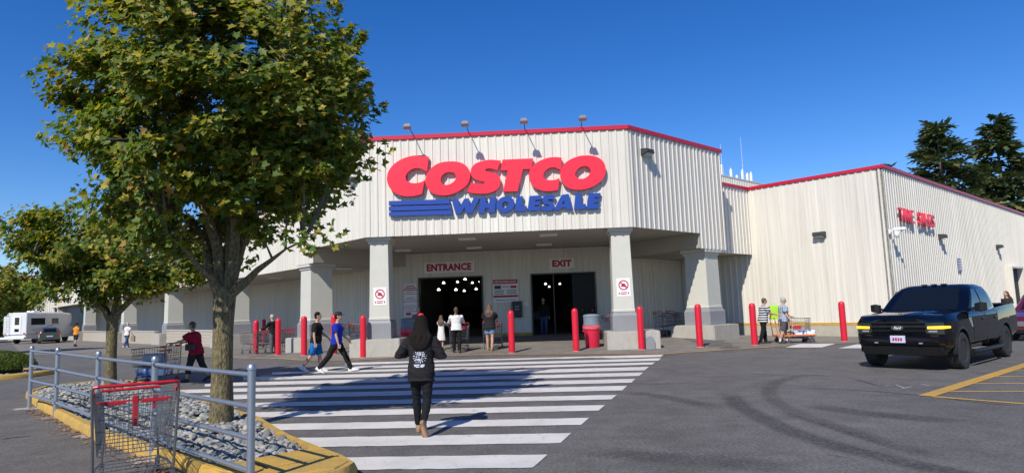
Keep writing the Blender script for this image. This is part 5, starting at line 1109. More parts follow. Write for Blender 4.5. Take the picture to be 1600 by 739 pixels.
def small_car(name, label, cat, pos, f, paint, L=4.5, H_=1.68, W_=1.82, wr=0.34, hatch=True):
    s = thing(name, label, cat, pos, math.atan2(f[1], f[0])-math.pi/2); hw = W_/2; yf, yr = L/2, -L/2; zb = 0.95
    def q(y, b, zs, w, zt, wt): return [(x, y, z) for x, z in ((0, b), (w*0.88, b), (w, b+0.15), (w*1.01, (b+zs)/2), (w, zs), (wt, zt), (0, zt+0.02))]+[(-x, y, z) for x, z in reversed(((w*0.88, b), (w, b+0.15), (w*1.01, (b+zs)/2), (w, zs), (wt, zt)))]
    m = MB(); m.loft([q(yf, 0.38, 0.62, hw*0.78, 0.70, hw*0.7), q(yf-0.12, 0.26, 0.72, hw*0.92, 0.82, hw*0.8), q(yf-0.6, 0.22, 0.82, hw, 0.93, hw*0.86), q(yf-1.25, 0.22, 0.90, hw, 1.02, hw*0.9), q(0, 0.22, 0.95, hw, 1.03, hw*0.92), q(yr+0.3, 0.26, 0.97, hw*0.98, 1.06, hw*0.9), q(yr, 0.40, 0.95, hw*0.9, 1.02, hw*0.84)]); b = m.build('body', paint, s)
    cu = []
    for y in (yf-0.9, yr+0.85):
        c = MB(Matrix.Translation((0, y, wr)) @ Matrix.Rotation(math.pi/2, 4, 'Y')); c.lathe([(wr*1.17, -1.3), (wr*1.17, 1.3)], 30); o = c.build('cut', M_cladding); o.parent = s; cu.append(o)
    bpy.context.view_layer.update(); boolean_cut(b, cu)
    tab = [(1.0, yf-1.15, yr+0.06, hw*0.93), (1.25, yf-1.6, yr+0.14, hw*0.86), (H_-0.1, yf-2.05, yr+0.34, hw*0.74), (H_, yf-2.4, yr+0.6, hw*0.6)]
    m = MB(); m.loft([rrect(w, a, r_, z, 0.12) for z, a, r_, w in tab]); m.build('cabin', paint, s, smooth=True, ang=28)
    glass_front(s, tab, 1.05, H_-0.13, 0.85, 'windscreen'); glass_front(s, tab, 1.12, H_-0.15, 0.82, 'rear_window', 2, 0.012, -1)
    for sg in (-1, 1):
        side_glass(s, tab, sg, yf-1.5, yf-2.35, yf-2.05, yf-2.37, 1.06, H_-0.16); side_glass(s, tab, sg, yf-2.45, yr+0.55, yf-2.47, yr+0.75, 1.06, H_-0.16)
        for y in (yf-0.9, yr+0.85): wheel(s, sg*(hw-0.13), y, wr, 0.21, 5, mat('silver alloy', (0.4, 0.4, 0.41), 0.3, 0.8))
        m = MB(); m.box(sg*hw*0.74-0.16, sg*hw*0.74+0.12, yf-0.22, yf-0.06, 0.68, 0.80); m.build('headlight', M_lampc, s, bevel=0.03)
        m = MB(); m.box(sg*hw*0.84-0.07, sg*hw*0.84+0.07, yr-0.02, yr+0.2, 0.80, 1.06); m.build('tail_light', M_tail, s, bevel=0.02)
        m = MB(); m.box(sg*(hw+0.06)-0.09, sg*(hw+0.06)+0.09, yf-1.6, yf-1.5, 1.02, 1.16); m.build('mirror', paint, s, bevel=0.03)
    m = MB(); m.box(-0.45, 0.45, yf-0.06, yf+0.02, 0.50, 0.68); m.build('grille', M_chrome, s, bevel=0.01); m = MB(); m.box(-hw*0.8, hw*0.8, yf-0.15, yf+0.02, 0.26, 0.40); m.build('bumper', M_cladding, s, bevel=0.02)
    m = MB(); m.box(-0.26, 0.26, yr-0.03, yr+0.02, 0.66, 0.78); m.build('licence_plate', M_plate, s); m = MB(); m.box(-hw*0.7, hw*0.7, yr+0.4, yf-0.4, 0.2, 0.4); m.build('chassis', M_cladding, s); return s
p = g(1600, 532); small_car('red_suv', 'dark red suv waiting behind the black pickup truck', 'suv', (p.x+1.75, p.y+0.8, 0), (-0.80, -0.60), mat('dark red car paint', (0.10, 0.008, 0.02), 0.2, coat=1.0), 4.6, 1.72, 1.86, 0.36)
p = at_z(72, 536, -0.2); small_car('green_wagon', 'silver-green wagon parked beside the white camper', 'car', (p.x-0.8, p.y+1.4, hgt(p.x, p.y)), (-0.62, 0.78), mat('silver green car paint', (0.09, 0.10, 0.085), 0.25, 0.5, coat=1.0), 4.6, 1.6, 1.8, 0.34)
# camper
p = at_z(27, 537.5, -0.25); RVo = thing('camper', 'white motorhome with rear door and ladder parked at the far tower', 'motorhome', (p.x-0.5, p.y+0.2, hgt(p.x, p.y)), 0)
M_rv = mat('camper white', (0.72, 0.72, 0.70), 0.4, c2=(0.66, 0.66, 0.64), scale=1.0)
m = MB(); m.loft([[(x, y, z) for x, z in ((-1.2, 0.95), (1.2, 0.95), (1.2, 3.05), (1.08, 3.2), (-1.08, 3.2), (-1.2, 3.05))] for y in (0.0, 5.2)]+[[(x, 6.8, z) for x, z in ((-1.15, 2.1), (1.15, 2.1), (1.15, 2.9), (1.0, 3.05), (-1.0, 3.05), (-1.15, 2.9))]]); m.build('body', M_rv, RVo, bevel=0.05)
m = MB(); m.box(-1.1, 1.1, 0.1, 6.6, 0.45, 0.96); m.build('skirt', M_rv, RVo, bevel=0.04); m = MB(); m.loft([rrect(1.0, 7.6, 5.1, 0.5, 0.2), rrect(1.0, 7.6, 5.1, 1.2, 0.2), rrect(0.9, 6.6, 5.1, 2.1, 0.2)]); m.build('cab', M_rv, RVo)
for y0, y1, z0, z1 in ((0.6, 2.6, 1.9, 2.6), (3.6, 4.6, 2.0, 2.55)):
    m = MB(); m.box(1.195, 1.215, y0, y1, z0, z1); wo = m.build('window', M_black, RVo, bevel=0.008); m = MB(); m.box(1.212, 1.222, y0+0.06, y1-0.06, z0+0.06, z1-0.06); m.build('pane', M_glassc, wo)
M_grey = mat('grey decal', (0.28, 0.28, 0.29), 0.5)
m = MB(); m.tube([(1.205, 0.8, 1.45), (1.205, 2.4, 1.55), (1.205, 3.6, 1.85), (1.205, 4.8, 1.98)], [0.01, 0.03, 0.05, 0.02], 6); m.build('decal', M_grey, RVo); m = MB(); m.tube([(1.205, 0.8, 1.35), (1.205, 4.9, 1.38)], 0.025, 6); m.build('decal', M_grey, RVo)
m = MB(); m.box(-0.25, 0.65, -0.03, 0.0, 1.0, 2.85); do = m.build('rear_door', M_white, RVo, bevel=0.02)
for z0, z1 in ((1.95, 2.7), (1.25, 1.55)): m = MB(); m.box(0.0, 0.45, -0.045, -0.028, z0, z1); m.build('door_window', M_glassc, do)
m = MB(); m.tube([(-0.95, -0.12, 0.9), (-0.95, -0.12, 3.1)], 0.02, 6); m.tube([(-0.6, -0.12, 0.9), (-0.6, -0.12, 3.1)], 0.02, 6)
for k in range(8): m.tube([(-0.95, -0.12, 1.1+k*0.26), (-0.6, -0.12, 1.1+k*0.26)], 0.016, 6)
m.build('ladder', M_white, RVo); m = MB(); m.box(-1.25, 1.25, -0.35, -0.02, 0.5, 0.72); m.build('rear_bumper', M_white, RVo, bevel=0.03)
for x in (-0.95, 0.95):
    for y in (1.6, 6.1): wheel(RVo, x, y, 0.38, 0.25, 5)
for x in (-1.0, 1.0): m = MB(); m.box(x-0.08, x+0.08, -0.05, 0.0, 0.98, 1.12); m.build('tail_light', M_tail, RVo)
m = MB(); m.box(-0.4, 0.4, 2.0, 2.9, 3.19, 3.4); m.build('roof_unit', M_white, RVo, bevel=0.05)

# ================================================================== people
SKIN = mat('skin', (0.52, 0.30, 0.20), 0.55, c2=(0.47, 0.26, 0.17), scale=9); SKIN2 = mat('tanned skin', (0.40, 0.22, 0.14), 0.55, c2=(0.36, 0.19, 0.12), scale=9)
def cloth(name, c, c2=None): return mat(name, c, 0.88, c2=c2 or tuple(0.75*x for x in c), scale=9, bump=0.35, bscale=14, spec=0.2)
H_dark = mat('dark hair', (0.006, 0.004, 0.004), 0.75, c2=(0.014, 0.010, 0.008), scale=40, spec=0.15, stretch=(3, 3, 0.3), bump=0.5, bscale=50); H_brown = mat('brown hair', (0.07, 0.035, 0.018), 0.55, c2=(0.12, 0.065, 0.03), scale=40, stretch=(3, 3, 0.3), bump=0.4, bscale=50)
H_grey = mat('grey hair', (0.32, 0.30, 0.28), 0.6, c2=(0.45, 0.43, 0.40), scale=40); H_red = mat('auburn hair', (0.09, 0.025, 0.015), 0.55, c2=(0.14, 0.045, 0.02), scale=40)
M_eye = mat('dark eye', (0.01, 0.008, 0.007), 0.25); M_lip = mat('lip', (0.33, 0.12, 0.10), 0.5)
def remesh(mb, vox, extra=None, smooth_it=4):
    me = bpy.data.meshes.new('r'); me.from_pydata(mb.v, [], mb.f); bm = bmesh.new(); bm.from_mesh(me); bmesh.ops.recalc_face_normals(bm, faces=bm.faces); bm.to_mesh(me); bm.free()
    o = bpy.data.objects.new('r', me); COL.objects.link(o)
    md = o.modifiers.new('r', 'REMESH'); md.mode = 'VOXEL'; md.voxel_size = vox
    sm = o.modifiers.new('s', 'SMOOTH'); sm.factor = 0.5; sm.iterations = smooth_it
    dg = bpy.context.evaluated_depsgraph_get(); out = bpy.data.meshes.new_from_object(o.evaluated_get(dg)); bpy.data.objects.remove(o)
    if extra:
        bm = bmesh.new(); bm.from_mesh(out); t = bpy.data.meshes.new('x'); t.from_pydata(extra.v, [], extra.f); bm.from_mesh(t); bmesh.ops.recalc_face_normals(bm, faces=bm.faces); bm.to_mesh(out); bm.free()
    out.polygons.foreach_set('use_smooth', [True]*len(out.polygons)); return out
from mathutils import noise as mnoise
def put(name, me, material, parent):
    if name in ('top', 'trousers', 'shorts', 'dress'):       # creases
        co = [v.co.copy() for v in me.vertices]; no = [v.normal.copy() for v in me.vertices]; o_ = Vector((len(co) % 17, 0, 0))
        for v, c, n in zip(me.vertices, co, no): v.co = c+n*max(-0.002, 0.011*mnoise.noise(Vector((c.x*11, c.y*11, c.z*19+c.x*9))+o_)+0.006*mnoise.noise(Vector((c.x*26, c.y*26, c.z*38))+o_)+0.003)
    me.name = name; me.materials.clear(); me.materials.append(material); return link(name, me, parent)
def person(label, pos, face, h=1.75, legs=((12, 5), (-14, 12)), arms=((10, 8, 20), (-10, 8, 20)), lean=3, head=(0, 0), top=None, sleeve='short', hem=-0.06, loose=0.022, bottom=None, legwear='long', shoe=None, hair=None, style='short', skin=None, build=1.0, vox=0.016, cap=None, group=None, sock=None):
    s = h/1.75; skin = skin or SKIN; face = Vector(face).normalized()
    root = thing('person', label, 'person', pos, math.atan2(face.y, face.x)-math.pi/2, group); root.scale = (s, s, s)
    # skeleton
    J = []; low = []
    for i, sg in enumerate((-1, 1)):
        a, k = R(legs[i][0]), R(legs[i][1]); hip = Vector((sg*0.092*build, 0, 0)); kn = hip+Vector((sg*0.012, math.sin(a), -math.cos(a)))*0.435
        an = kn+Vector((-sg*0.01, math.sin(a-k), -math.cos(a-k)))*0.415
        fp = (a-k)*0.9+R(8) if a-k < R(-8) else (R(6) if a-k > R(12) else 0)
        if len(legs[i]) > 2: fp = R(legs[i][2])
        fd = Vector((sg*0.12, math.cos(fp), math.sin(fp))).normalized(); up = Vector((0, -math.sin(fp), math.cos(fp)))
        heel = an-up*0.075-fd*0.06; toe = an-up*0.075+fd*0.19; J.append((hip, kn, an, fd, up, heel, toe)); low += [heel.z, toe.z]
    base = -min(low)
    for q_ in range(2): J[q_] = tuple((v+Vector((0, 0, base)) if n_ not in (3, 4) else v) for n_, v in enumerate(J[q_]))
    hc = Vector((0, 0, base)); ln = R(lean)
    def sp(z, y=0, x=0): return hc+Vector((x, math.sin(ln)*z+y*math.cos(ln), math.cos(ln)*z-y*math.sin(ln)))
    def oval(z, rx, ry, yo=0.0, n=14): return [tuple(sp(z, yo+ry*math.sin(2*math.pi*k/n), rx*math.cos(2*math.pi*k/n))) for k in range(n)]
    TO = [(-0.10, 0.150, 0.105, -0.01), (-0.02, 0.168, 0.120, -0.012), (0.08, 0.160, 0.115, 0), (0.20, 0.142, 0.102, 0.004), (0.33, 0.162, 0.115, 0.008), (0.43, 0.172, 0.112, 0.0), (0.49, 0.150, 0.092, -0.008), (0.53, 0.100, 0.075, -0.012), (0.555, 0.058, 0.060, -0.006)]
    A = []
    for i, sg in enumerate((-1, 1)):
        f_, ab, el = arms[i][:3]; tw = arms[i][3] if len(arms[i]) > 3 else 0; f_, ab, el, tw = R(f_), R(ab), R(el), R(tw)
        sh = sp(0.475, -0.005, sg*0.178*build); d = Vector((sg*math.sin(ab), math.cos(ab)*math.sin(f_), -math.cos(ab)*math.cos(f_))); e = sh+d*0.285
        fd = Vector((sg*math.sin(ab)*math.cos(el)-sg*math.sin(tw)*math.sin(el), math.sin(f_+el)*math.cos(tw), -math.cos(f_+el)*math.cos(ab)*1.0)).normalized(); w = e+fd*0.25; A.append((sh, d, e, fd, w))
    # body: one continuous surface
    b = MB(); b.loft([oval(z, rx*build*0.97, ry*build*0.97, yo) for z, rx, ry, yo in TO]); b.tube([sp(0.52), sp(0.60, 0.005), sp(0.66, 0.012)], [0.056, 0.052, 0.055], 12)
    HC = sp(0.735, 0.022); hy, hp_ = R(head[0]), R(head[1])
    HM = Matrix.Translation(HC) @ Matrix.Rotation(hy, 4, 'Z') @ Matrix.Rotation(hp_, 4, 'X')
    b.M = HM; b.ellipsoid((0, -0.005, 0.015), (0.076, 0.096, 0.105), 16, 12); b.ellipsoid((0, 0.030, -0.045), (0.058, 0.060, 0.068), 14, 10); b.ellipsoid((0, 0.050, -0.085), (0.030, 0.030, 0.026), 10, 8)
    b.loft([[(-0.010, 0.085, 0.025), (0.010, 0.085, 0.025), (0.008, 0.098, 0.022), (-0.008, 0.098, 0.022)], [(-0.019, 0.075, -0.03), (0.019, 0.075, -0.03), (0.012, 0.122, -0.026), (-0.012, 0.122, -0.026)]])
    for sg in (-1, 1): b.ellipsoid((sg*0.078, -0.008, -0.005), (0.012, 0.022, 0.034), 8, 6)
    b.M = Matrix.Identity(4); ex = MB()
    for hip, kn, an, fd, up, heel, toe in J:
        b.tube([hip+Vector((0, 0, 0.04)), hip.lerp(kn, 0.3), hip.lerp(kn, 0.75), kn, kn.lerp(an, 0.3), kn.lerp(an, 0.75), an, an-up*0.05], [0.090*build, 0.086*build, 0.064*build, 0.056, 0.058*build, 0.042, 0.037, 0.038], 12)
        b.tube([heel+up*0.035, an-up*0.04, toe-fd*0.07+up*0.03, toe+up*0.02], [0.032, 0.042, 0.040, 0.026], 10)
    for i, (sh, d, e, fd, w) in enumerate(A):
        b.tube([sh-d*0.02, sh+d*0.06, sh.lerp(e, 0.6), e, e.lerp(w, 0.35), w], [0.052*build, 0.054*build, 0.042*build, 0.037, 0.038*build, 0.025], 12)
        sg = (-1, 1)[i]; sidev = fd.cross(Vector((sg, 0.2, 0.3))).normalized(); pn = fd.cross(sidev).normalized()
        pc = w+fd*0.045; b.tube([w-fd*0.01, w+fd*0.03, w+fd*0.075], [0.024, 0.029, 0.026], 10)
        for k in range(4):
            off = sidev*(-0.030+0.020*k); L_ = (0.068, 0.078, 0.074, 0.058)[k]; p0 = w+fd*0.07+off; p1 = p0+fd*L_*0.5-pn*0.010*sg; p2 = p1+fd*L_*0.40-pn*0.030*sg; ex.tube([p0-fd*0.015, p0, p1, p2], [0.0095, 0.0095, 0.0085, 0.007], 6)
        t0 = w+fd*0.025-sidev*0.028; ex.tube([t0, t0+fd*0.03-sidev*0.022, t0+fd*0.062-sidev*0.026], [0.012, 0.0105, 0.0085], 6)
    put('body', remesh(b, vox, ex), skin, root)
    for sg in (-1, 1):
        m = MB(HM); m.ellipsoid((sg*0.030, 0.083, 0.012), (0.011, 0.008, 0.007), 8, 6); m.build('eye', M_eye, root, smooth=True)
    m = MB(HM); m.ellipsoid((0, 0.088, -0.058), (0.022, 0.008, 0.006), 10, 6); m.build('mouth', M_lip, root, smooth=True)
    # clothes
    lo = loose
    if top:
        t = MB(); tt = [(hem, *[(r_+lo+0.006) for r_ in (0.168, 0.120)], -0.01)]+[(z, rx+lo, ry+lo, yo) for z, rx, ry, yo in TO if z > hem+0.02 and z < 0.50]+[(0.515, 0.118+lo*0.5, 0.086+lo*0.4, -0.012), (0.548, 0.066, 0.066, -0.008)]
        t.loft([oval(z, rx*build, ry*build, yo, 20) for z, rx, ry, yo in tt])
        for sh, d, e, fd, w in A:
            if sleeve == 'long': t.tube([sh-d*0.03, sh+d*0.06, sh.lerp(e, 0.6), e, e.lerp(w, 0.4), w-fd*0.02, w], [0.062*build+lo*0.3, 0.066*build+lo*0.4, 0.052+lo*0.6, 0.050+lo*0.6, 0.048+lo*0.5, 0.038+lo*0.4, 0.036+lo*0.2], 14)
            elif sleeve == 'short': t.tube([sh-d*0.03, sh+d*0.06, sh+d*0.13, sh+d*0.19], [0.062*build+lo*0.3, 0.064*build+lo*0.6, 0.060*build+lo*0.8, 0.060*build+lo], 14)
        put('top', remesh(t, vox*0.9, None, 5), top, root)
    if bottom:
        t = MB(); t.loft([oval(z, rx*build+0.012, ry*build+0.012, yo, 18) for z, rx, ry, yo in TO if z <= 0.10])
        if legwear == 'dress': t.loft([oval(z, rx, ry, 0, 18) for z, rx, ry in ((0.30, 0.15, 0.11), (0.05, 0.17, 0.13), (-0.25, 0.21, 0.17), (-0.45, 0.24, 0.19))])
        else:
            for hip, kn, an, fd, up, heel, toe in J:
                if legwear == 'long': t.tube([hip+Vector((0, 0, 0.03)), hip.lerp(kn, 0.3), hip.lerp(kn, 0.75), kn, kn.lerp(an, 0.4), kn.lerp(an, 0.85), an-up*0.02], [0.098*build, 0.098*build, 0.080*build, 0.074*build, 0.070*build, 0.064, 0.062], 14)
                elif legwear == 'tight': t.tube([hip+Vector((0, 0, 0.03)), hip.lerp(kn, 0.3), hip.lerp(kn, 0.75), kn, kn.lerp(an, 0.3), kn.lerp(an, 0.75), kn.lerp(an, 0.93)], [0.096*build, 0.093*build, 0.070*build, 0.062, 0.064*build, 0.047, 0.043], 14)
                elif legwear == 'capri': t.tube([hip+Vector((0, 0, 0.03)), hip.lerp(kn, 0.3), hip.lerp(kn, 0.75), kn, kn.lerp(an, 0.35), kn.lerp(an, 0.6)], [0.10*build, 0.10*build, 0.082*build, 0.074*build, 0.070*build, 0.068*build], 14)
                else: t.tube([hip+Vector((0, 0, 0.03)), hip.lerp(kn, 0.35), hip.lerp(kn, 0.7), hip.lerp(kn, 0.95 if legwear == 'shorts' else 0.42)], [0.100*build, 0.102*build, 0.098*build, 0.096*build] if legwear == 'shorts' else [0.098*build, 0.100*build, 0.098*build, 0.098*build], 14)
        put({'dress': 'dress', 'shorts': 'shorts', 'short_shorts': 'shorts'}.get(legwear, 'trousers'), remesh(t, vox*0.9, None, 5), bottom, root)
    if shoe:
        for hip, kn, an, fd, up, heel, toe in J:
            sdv = fd.cross(up).normalized()
            def foot(c_, w_, z0, z1): return [tuple(c_+sdv*(w_*math.cos(2*math.pi*k/12))+up*(z0 if math.sin(2*math.pi*k/12) < -0.3 else (z1 if math.sin(2*math.pi*k/12) > 0.3 else (z0+z1)/2))) for k in range(12)]
            m = MB(); m.loft([foot(heel-fd*0.02, 0.025, 0.0, 0.07), foot(heel+fd*0.02, 0.04, 0.0, 0.10), foot(heel+fd*0.08, 0.042, 0.0, 0.105), foot(heel+fd*0.15, 0.046, 0.0, 0.075), foot(heel+fd*0.22, 0.047, 0.0, 0.055), foot(heel+fd*0.265, 0.036, 0.004, 0.045), foot(heel+fd*0.285, 0.015, 0.01, 0.03)]); m.build('shoe', shoe, root, smooth=True, ang=60)
            if sock: m = MB(); m.tube([an-up*0.03, an.lerp(kn, 0.22)], 0.046, 12); m.build('sock', sock, root, smooth=True)
    if hair:
        t = MB(HM); t.ellipsoid((0, -0.020, 0.030), (0.085, 0.100, 0.104), 16, 12); t.ellipsoid((0, -0.045, -0.02), (0.074, 0.066, 0.075), 14, 10)
        if style == 'long':
            t.M = Matrix.Identity(4)
            def hr_(z, rx, ry, yo): return oval(z, rx, ry, yo, 16)
            t.loft([hr_(0.845, 0.045, 0.045, -0.03), hr_(0.82, 0.085, 0.08, -0.03), hr_(0.74, 0.108, 0.095, -0.03), hr_(0.64, 0.122, 0.085, -0.055), hr_(0.50, 0.160, 0.062, -0.105), hr_(0.41, 0.135, 0.045, -0.135), hr_(0.34, 0.09, 0.03, -0.145), hr_(0.30, 0.05, 0.012, -0.145)])
            t.M = Matrix.Identity(4)
            rh = random.Random(5)
            for k in range(15):
                x0 = -0.15+0.30*k/14; zt = 0.44-0.17*rh.random()*(1-abs(x0)/0.2); t.tube([sp(0.66, -0.09+0.2*abs(x0), x0*0.6), sp(0.52, -0.155+0.25*abs(x0), x0*1.05+rh.uniform(-0.035, 0.035)), sp(zt, -0.175+0.2*abs(x0), x0+rh.uniform(-0.03, 0.03))], [0.022, 0.028, 0.010], 8)
        elif style == 'pony':
            t.M = HM; t.tube([(0, -0.10, 0.05), (0, -0.135, 0.0), (0, -0.13, -0.12), (0, -0.12, -0.26), (0, -0.12, -0.38)], [0.03, 0.036, 0.036, 0.030, 0.010], 10)
        elif style == 'bob':
            t.M = HM; t.ellipsoid((0, -0.03, -0.05), (0.092, 0.085, 0.085), 14, 10)
        put('hair', remesh(t, vox*0.75, None, 3), hair, root)
    if cap:
        m = MB(HM); m.loft([[(0.088*math.cos(a)*k_, (0.106*math.sin(a)-0.012)*k_, z) for a in [2*math.pi*q_/20 for q_ in range(20)]] for k_, z in ((1.0, 0.035), (1.0, 0.075), (0.86, 0.115), (0.5, 0.138), (0.05, 0.142))]); co = m.build('cap', cap, root, smooth=True)
        m = MB(HM); m.loft([[(x, 0.07+0.10*(1-(x/0.075)**2)*0+y, z) for x, y, z in ((-0.075, 0.0, 0.040), (0.075, 0.0, 0.040), (0.075, 0.0, 0.050), (-0.075, 0.0, 0.050))], [(x, 0.175, z) for x, z in ((-0.05, 0.020), (0.05, 0.020), (0.05, 0.028), (-0.05, 0.028))]]); m.build('peak', cap, co)
    return root
# printed back of the sweatshirt: spiky pale burst over lines of lettering
def hoodie_material():
    m = cloth('black sweatshirt', (0.012, 0.011, 0.013), (0.02, 0.019, 0.021)); nt = m.node_tree; nd = nt.nodes; lk = nt.links; b = nd['Principled BSDF']
    tc = nd.new('ShaderNodeTexCoord'); sx = nd.new('ShaderNodeSeparateXYZ'); lk.new(tc.outputs['Object'], sx.inputs[0])
    def mth(op, a, c=None, v=None):
        n = nd.new('ShaderNodeMath'); n.operation = op
        for i, q_ in enumerate((a, c)):
            if q_ is None: continue
            if isinstance(q_, (int, float)): n.inputs[i].default_value = q_
            else: lk.new(q_, n.inputs[i])
        return n.outputs[0]
    X, Y, Zc = sx.outputs; Z = mth('SUBTRACT', Zc, 1.155); an = mth('ARCTAN2', Z, X); r2 = mth('SQRT', mth('ADD', mth('MULTIPLY', X, X), mth('MULTIPLY', Z, Z)))
    nz = nd.new('ShaderNodeTexNoise'); nz.inputs['Scale'].default_value = 38; nz.inputs['Detail'].default_value = 3; lk.new(tc.outputs['Object'], nz.inputs['Vector'])
    spikes = mth('ADD', 0.078, mth('MULTIPLY', 0.030, mth('SINE', mth('MULTIPLY', an, 17))))
    burst = mth('MULTIPLY', mth('LESS_THAN', r2, spikes), mth('GREATER_THAN', nz.outputs['Fac'], 0.47))
    band = mth('MULTIPLY', mth('LESS_THAN', mth('ABSOLUTE', mth('ADD', Z, 0.135)), 0.022), mth('MULTIPLY', mth('LESS_THAN', mth('ABSOLUTE', X), 0.085), mth('GREATER_THAN', nz.outputs['Fac'], 0.48)))
    band2 = mth('MULTIPLY', mth('LESS_THAN', mth('ABSOLUTE', mth('SUBTRACT', Z, 0.115)), 0.010), mth('MULTIPLY', mth('LESS_THAN', mth('ABSOLUTE', X), 0.075), mth('GREATER_THAN', nz.outputs['Fac'], 0.50)))
    fac = mth('MULTIPLY', mth('MAXIMUM', burst, mth('MAXIMUM', band, band2)), mth('LESS_THAN', Y, 0.0))
    mx = nd.new('ShaderNodeMixRGB'); src = b.inputs['Base Color'].links[0].from_socket; lk.new(fac, mx.inputs[0]); lk.new(src, mx.inputs[1]); mx.inputs[2].default_value = (0.50, 0.53, 0.60, 1); lk.new(mx.outputs[0], b.inputs['Base Color']); return m
C_blk = cloth('black cloth', (0.014, 0.013, 0.014)); C_leg = cloth('black leggings', (0.012, 0.012, 0.014)); C_blue = cloth('royal blue tee', (0.012, 0.03, 0.36)); C_bsh = cloth('bright blue shorts', (0.02, 0.20, 0.50), (0.008, 0.08, 0.26)); C_red = cloth('crimson top', (0.32, 0.01, 0.035)); C_wht = cloth('white cloth', (0.72, 0.70, 0.67), (0.62, 0.6, 0.57))
C_navy = cloth('navy cloth', (0.02, 0.025, 0.06)); C_jean = cloth('denim', (0.05, 0.085, 0.19)); C_dsh = cloth('light denim', (0.16, 0.25, 0.38)); C_gry = cloth('grey cloth', (0.12, 0.12, 0.125)); C_org = cloth('orange vest', (0.75, 0.16, 0.02), (0.65, 0.35, 0.02)); C_char = cloth('charcoal cloth', (0.035, 0.033, 0.035))
S_wht = mat('white shoe', (0.70, 0.68, 0.64), 0.6); S_blk = mat('black shoe', (0.02, 0.02, 0.02), 0.6); S_tan = mat('tan sandal', (0.30, 0.18, 0.10), 0.7)
def wave_cloth(name, ca, cb, scale, axis='Z', cross=False):
    m = cloth(name, ca); nt = m.node_tree; nd = nt.nodes; lk = nt.links; b = nd['Principled BSDF']; tc = nd.new('ShaderNodeTexCoord')
    w = nd.new('ShaderNodeTexWave'); w.bands_direction = axis; w.inputs['Scale'].default_value = scale; w.inputs['Distortion'].default_value = 0.6; lk.new(tc.outputs['Object'], w.inputs['Vector']); r = nd.new('ShaderNodeValToRGB'); r.color_ramp.elements[0].position = 0.42; r.color_ramp.elements[1].position = 0.58
    r.color_ramp.elements[0].color = (*ca, 1); r.color_ramp.elements[1].color = (*cb, 1)
    if cross:
        w2 = nd.new('ShaderNodeTexWave'); w2.bands_direction = 'Y'; w2.inputs['Scale'].default_value = scale; lk.new(tc.outputs['Object'], w2.inputs['Vector']); a = nd.new('ShaderNodeMath'); a.operation = 'MULTIPLY_ADD'; a.inputs[1].default_value = 0.5; lk.new(w.outputs['Fac'], a.inputs[0]); h2 = nd.new('ShaderNodeMath'); h2.operation = 'MULTIPLY'; h2.inputs[1].default_value = 0.5; lk.new(w2.outputs['Fac'], h2.inputs[0]); lk.new(h2.outputs[0], a.inputs[2]); lk.new(a.outputs[0], r.inputs[0]); r.color_ramp.elements[0].position = 0.3; r.color_ramp.elements[1].position = 0.75
    else: lk.new(w.outputs['Fac'], r.inputs[0])
    lk.new(r.outputs[0], b.inputs['Base Color']); return m
C_strp = wave_cloth('striped top', (0.012, 0.012, 0.014), (0.60, 0.60, 0.60), 3.4); C_plaid = wave_cloth('plaid shirt', (0.10, 0.15, 0.26), (0.55, 0.58, 0.62), 6.0, 'Z', True)

person('woman in black printed sweatshirt and leggings walking over the crossing', g(660, 677), (0.06, 1), 1.62, legs=((12, 3), (-10, 36, -60)), arms=((8, 40, 100, 42), (-4, 30, 112, 46)), lean=6, head=(-6, -14), top=hoodie_material(), sleeve='long', hem=-0.14, loose=0.042, bottom=C_leg, legwear='tight', shoe=S_tan, hair=H_dark, style='long', vox=0.011)
person('man in black t-shirt and bright blue shorts walking over the crossing', g(494, 581), (1, 0.06), 1.76, legs=((10, 6), (-16, 22)), arms=((22, 8, 28), (-6, 8, 15)), top=cloth('black tee', (0.018, 0.013, 0.014)), bottom=C_bsh, legwear='shorts', shoe=S_wht, hair=H_dark, loose=0.03, build=1.08, skin=SKIN)
person('man in royal blue t-shirt and dark cap striding over the crossing', g(526, 582), (1, 0.04), 1.80, legs=((30, 6), (-27, 14)), arms=((18, 7, 30), (4, 7, 12)), top=C_blue, bottom=C_blk, shoe=S_wht, hair=H_dark, cap=C_char, loose=0.03, build=1.05)
person('woman in crimson top and dark capri trousers pushing a loaded cart', g(305, 596), (-1, 0.02), 1.63, legs=((16, 4), (-18, 14)), arms=((52, 6, 22), (52, 6, 22)), lean=9, top=C_red, hem=-0.12, loose=0.04, bottom=C_char, legwear='capri', shoe=S_blk, hair=H_brown, style='short', build=1.18)
person('man in orange vest and dark shorts near the far piers', g(118, 541), (0.25, 1), 1.80, legs=((8, 4), (-8, 8)), top=C_org, bottom=C_navy, legwear='shorts', shoe=S_blk, hair=H_dark, cap=C_char, build=1.1, vox=0.022, sock=C_blk)
person('woman in white shirt and blue jeans walking with a bag', g(198, 543), (0.4, 1), 1.64, legs=((14, 5), (-14, 12)), top=C_wht, bottom=C_jean, shoe=S_wht, hair=H_grey, style='bob', build=1.1, vox=0.022, arms=((5, 22, 10), (5, 22, 10)))
person('grey-haired man in black jacket and grey trousers beside the left bollards', g(427, 552), (-0.95, 0.3), 1.74, legs=((3, 2), (-3, 4)), arms=((45, 6, 25), (45, 6, 25)), lean=6, top=C_blk, sleeve='long', bottom=C_gry, shoe=S_blk, hair=H_grey, build=1.08)
person('woman in white blouse and black trousers with ponytail at the entrance', g(714, 551), (-0.1, 1), 1.68, legs=((10, 4), (-8, 8)), arms=((48, 14, 25), (48, 14, 25)), lean=6, top=C_wht, sleeve='long', bottom=C_blk, shoe=S_blk, hair=H_brown, style='pony', build=1.08, loose=0.035)
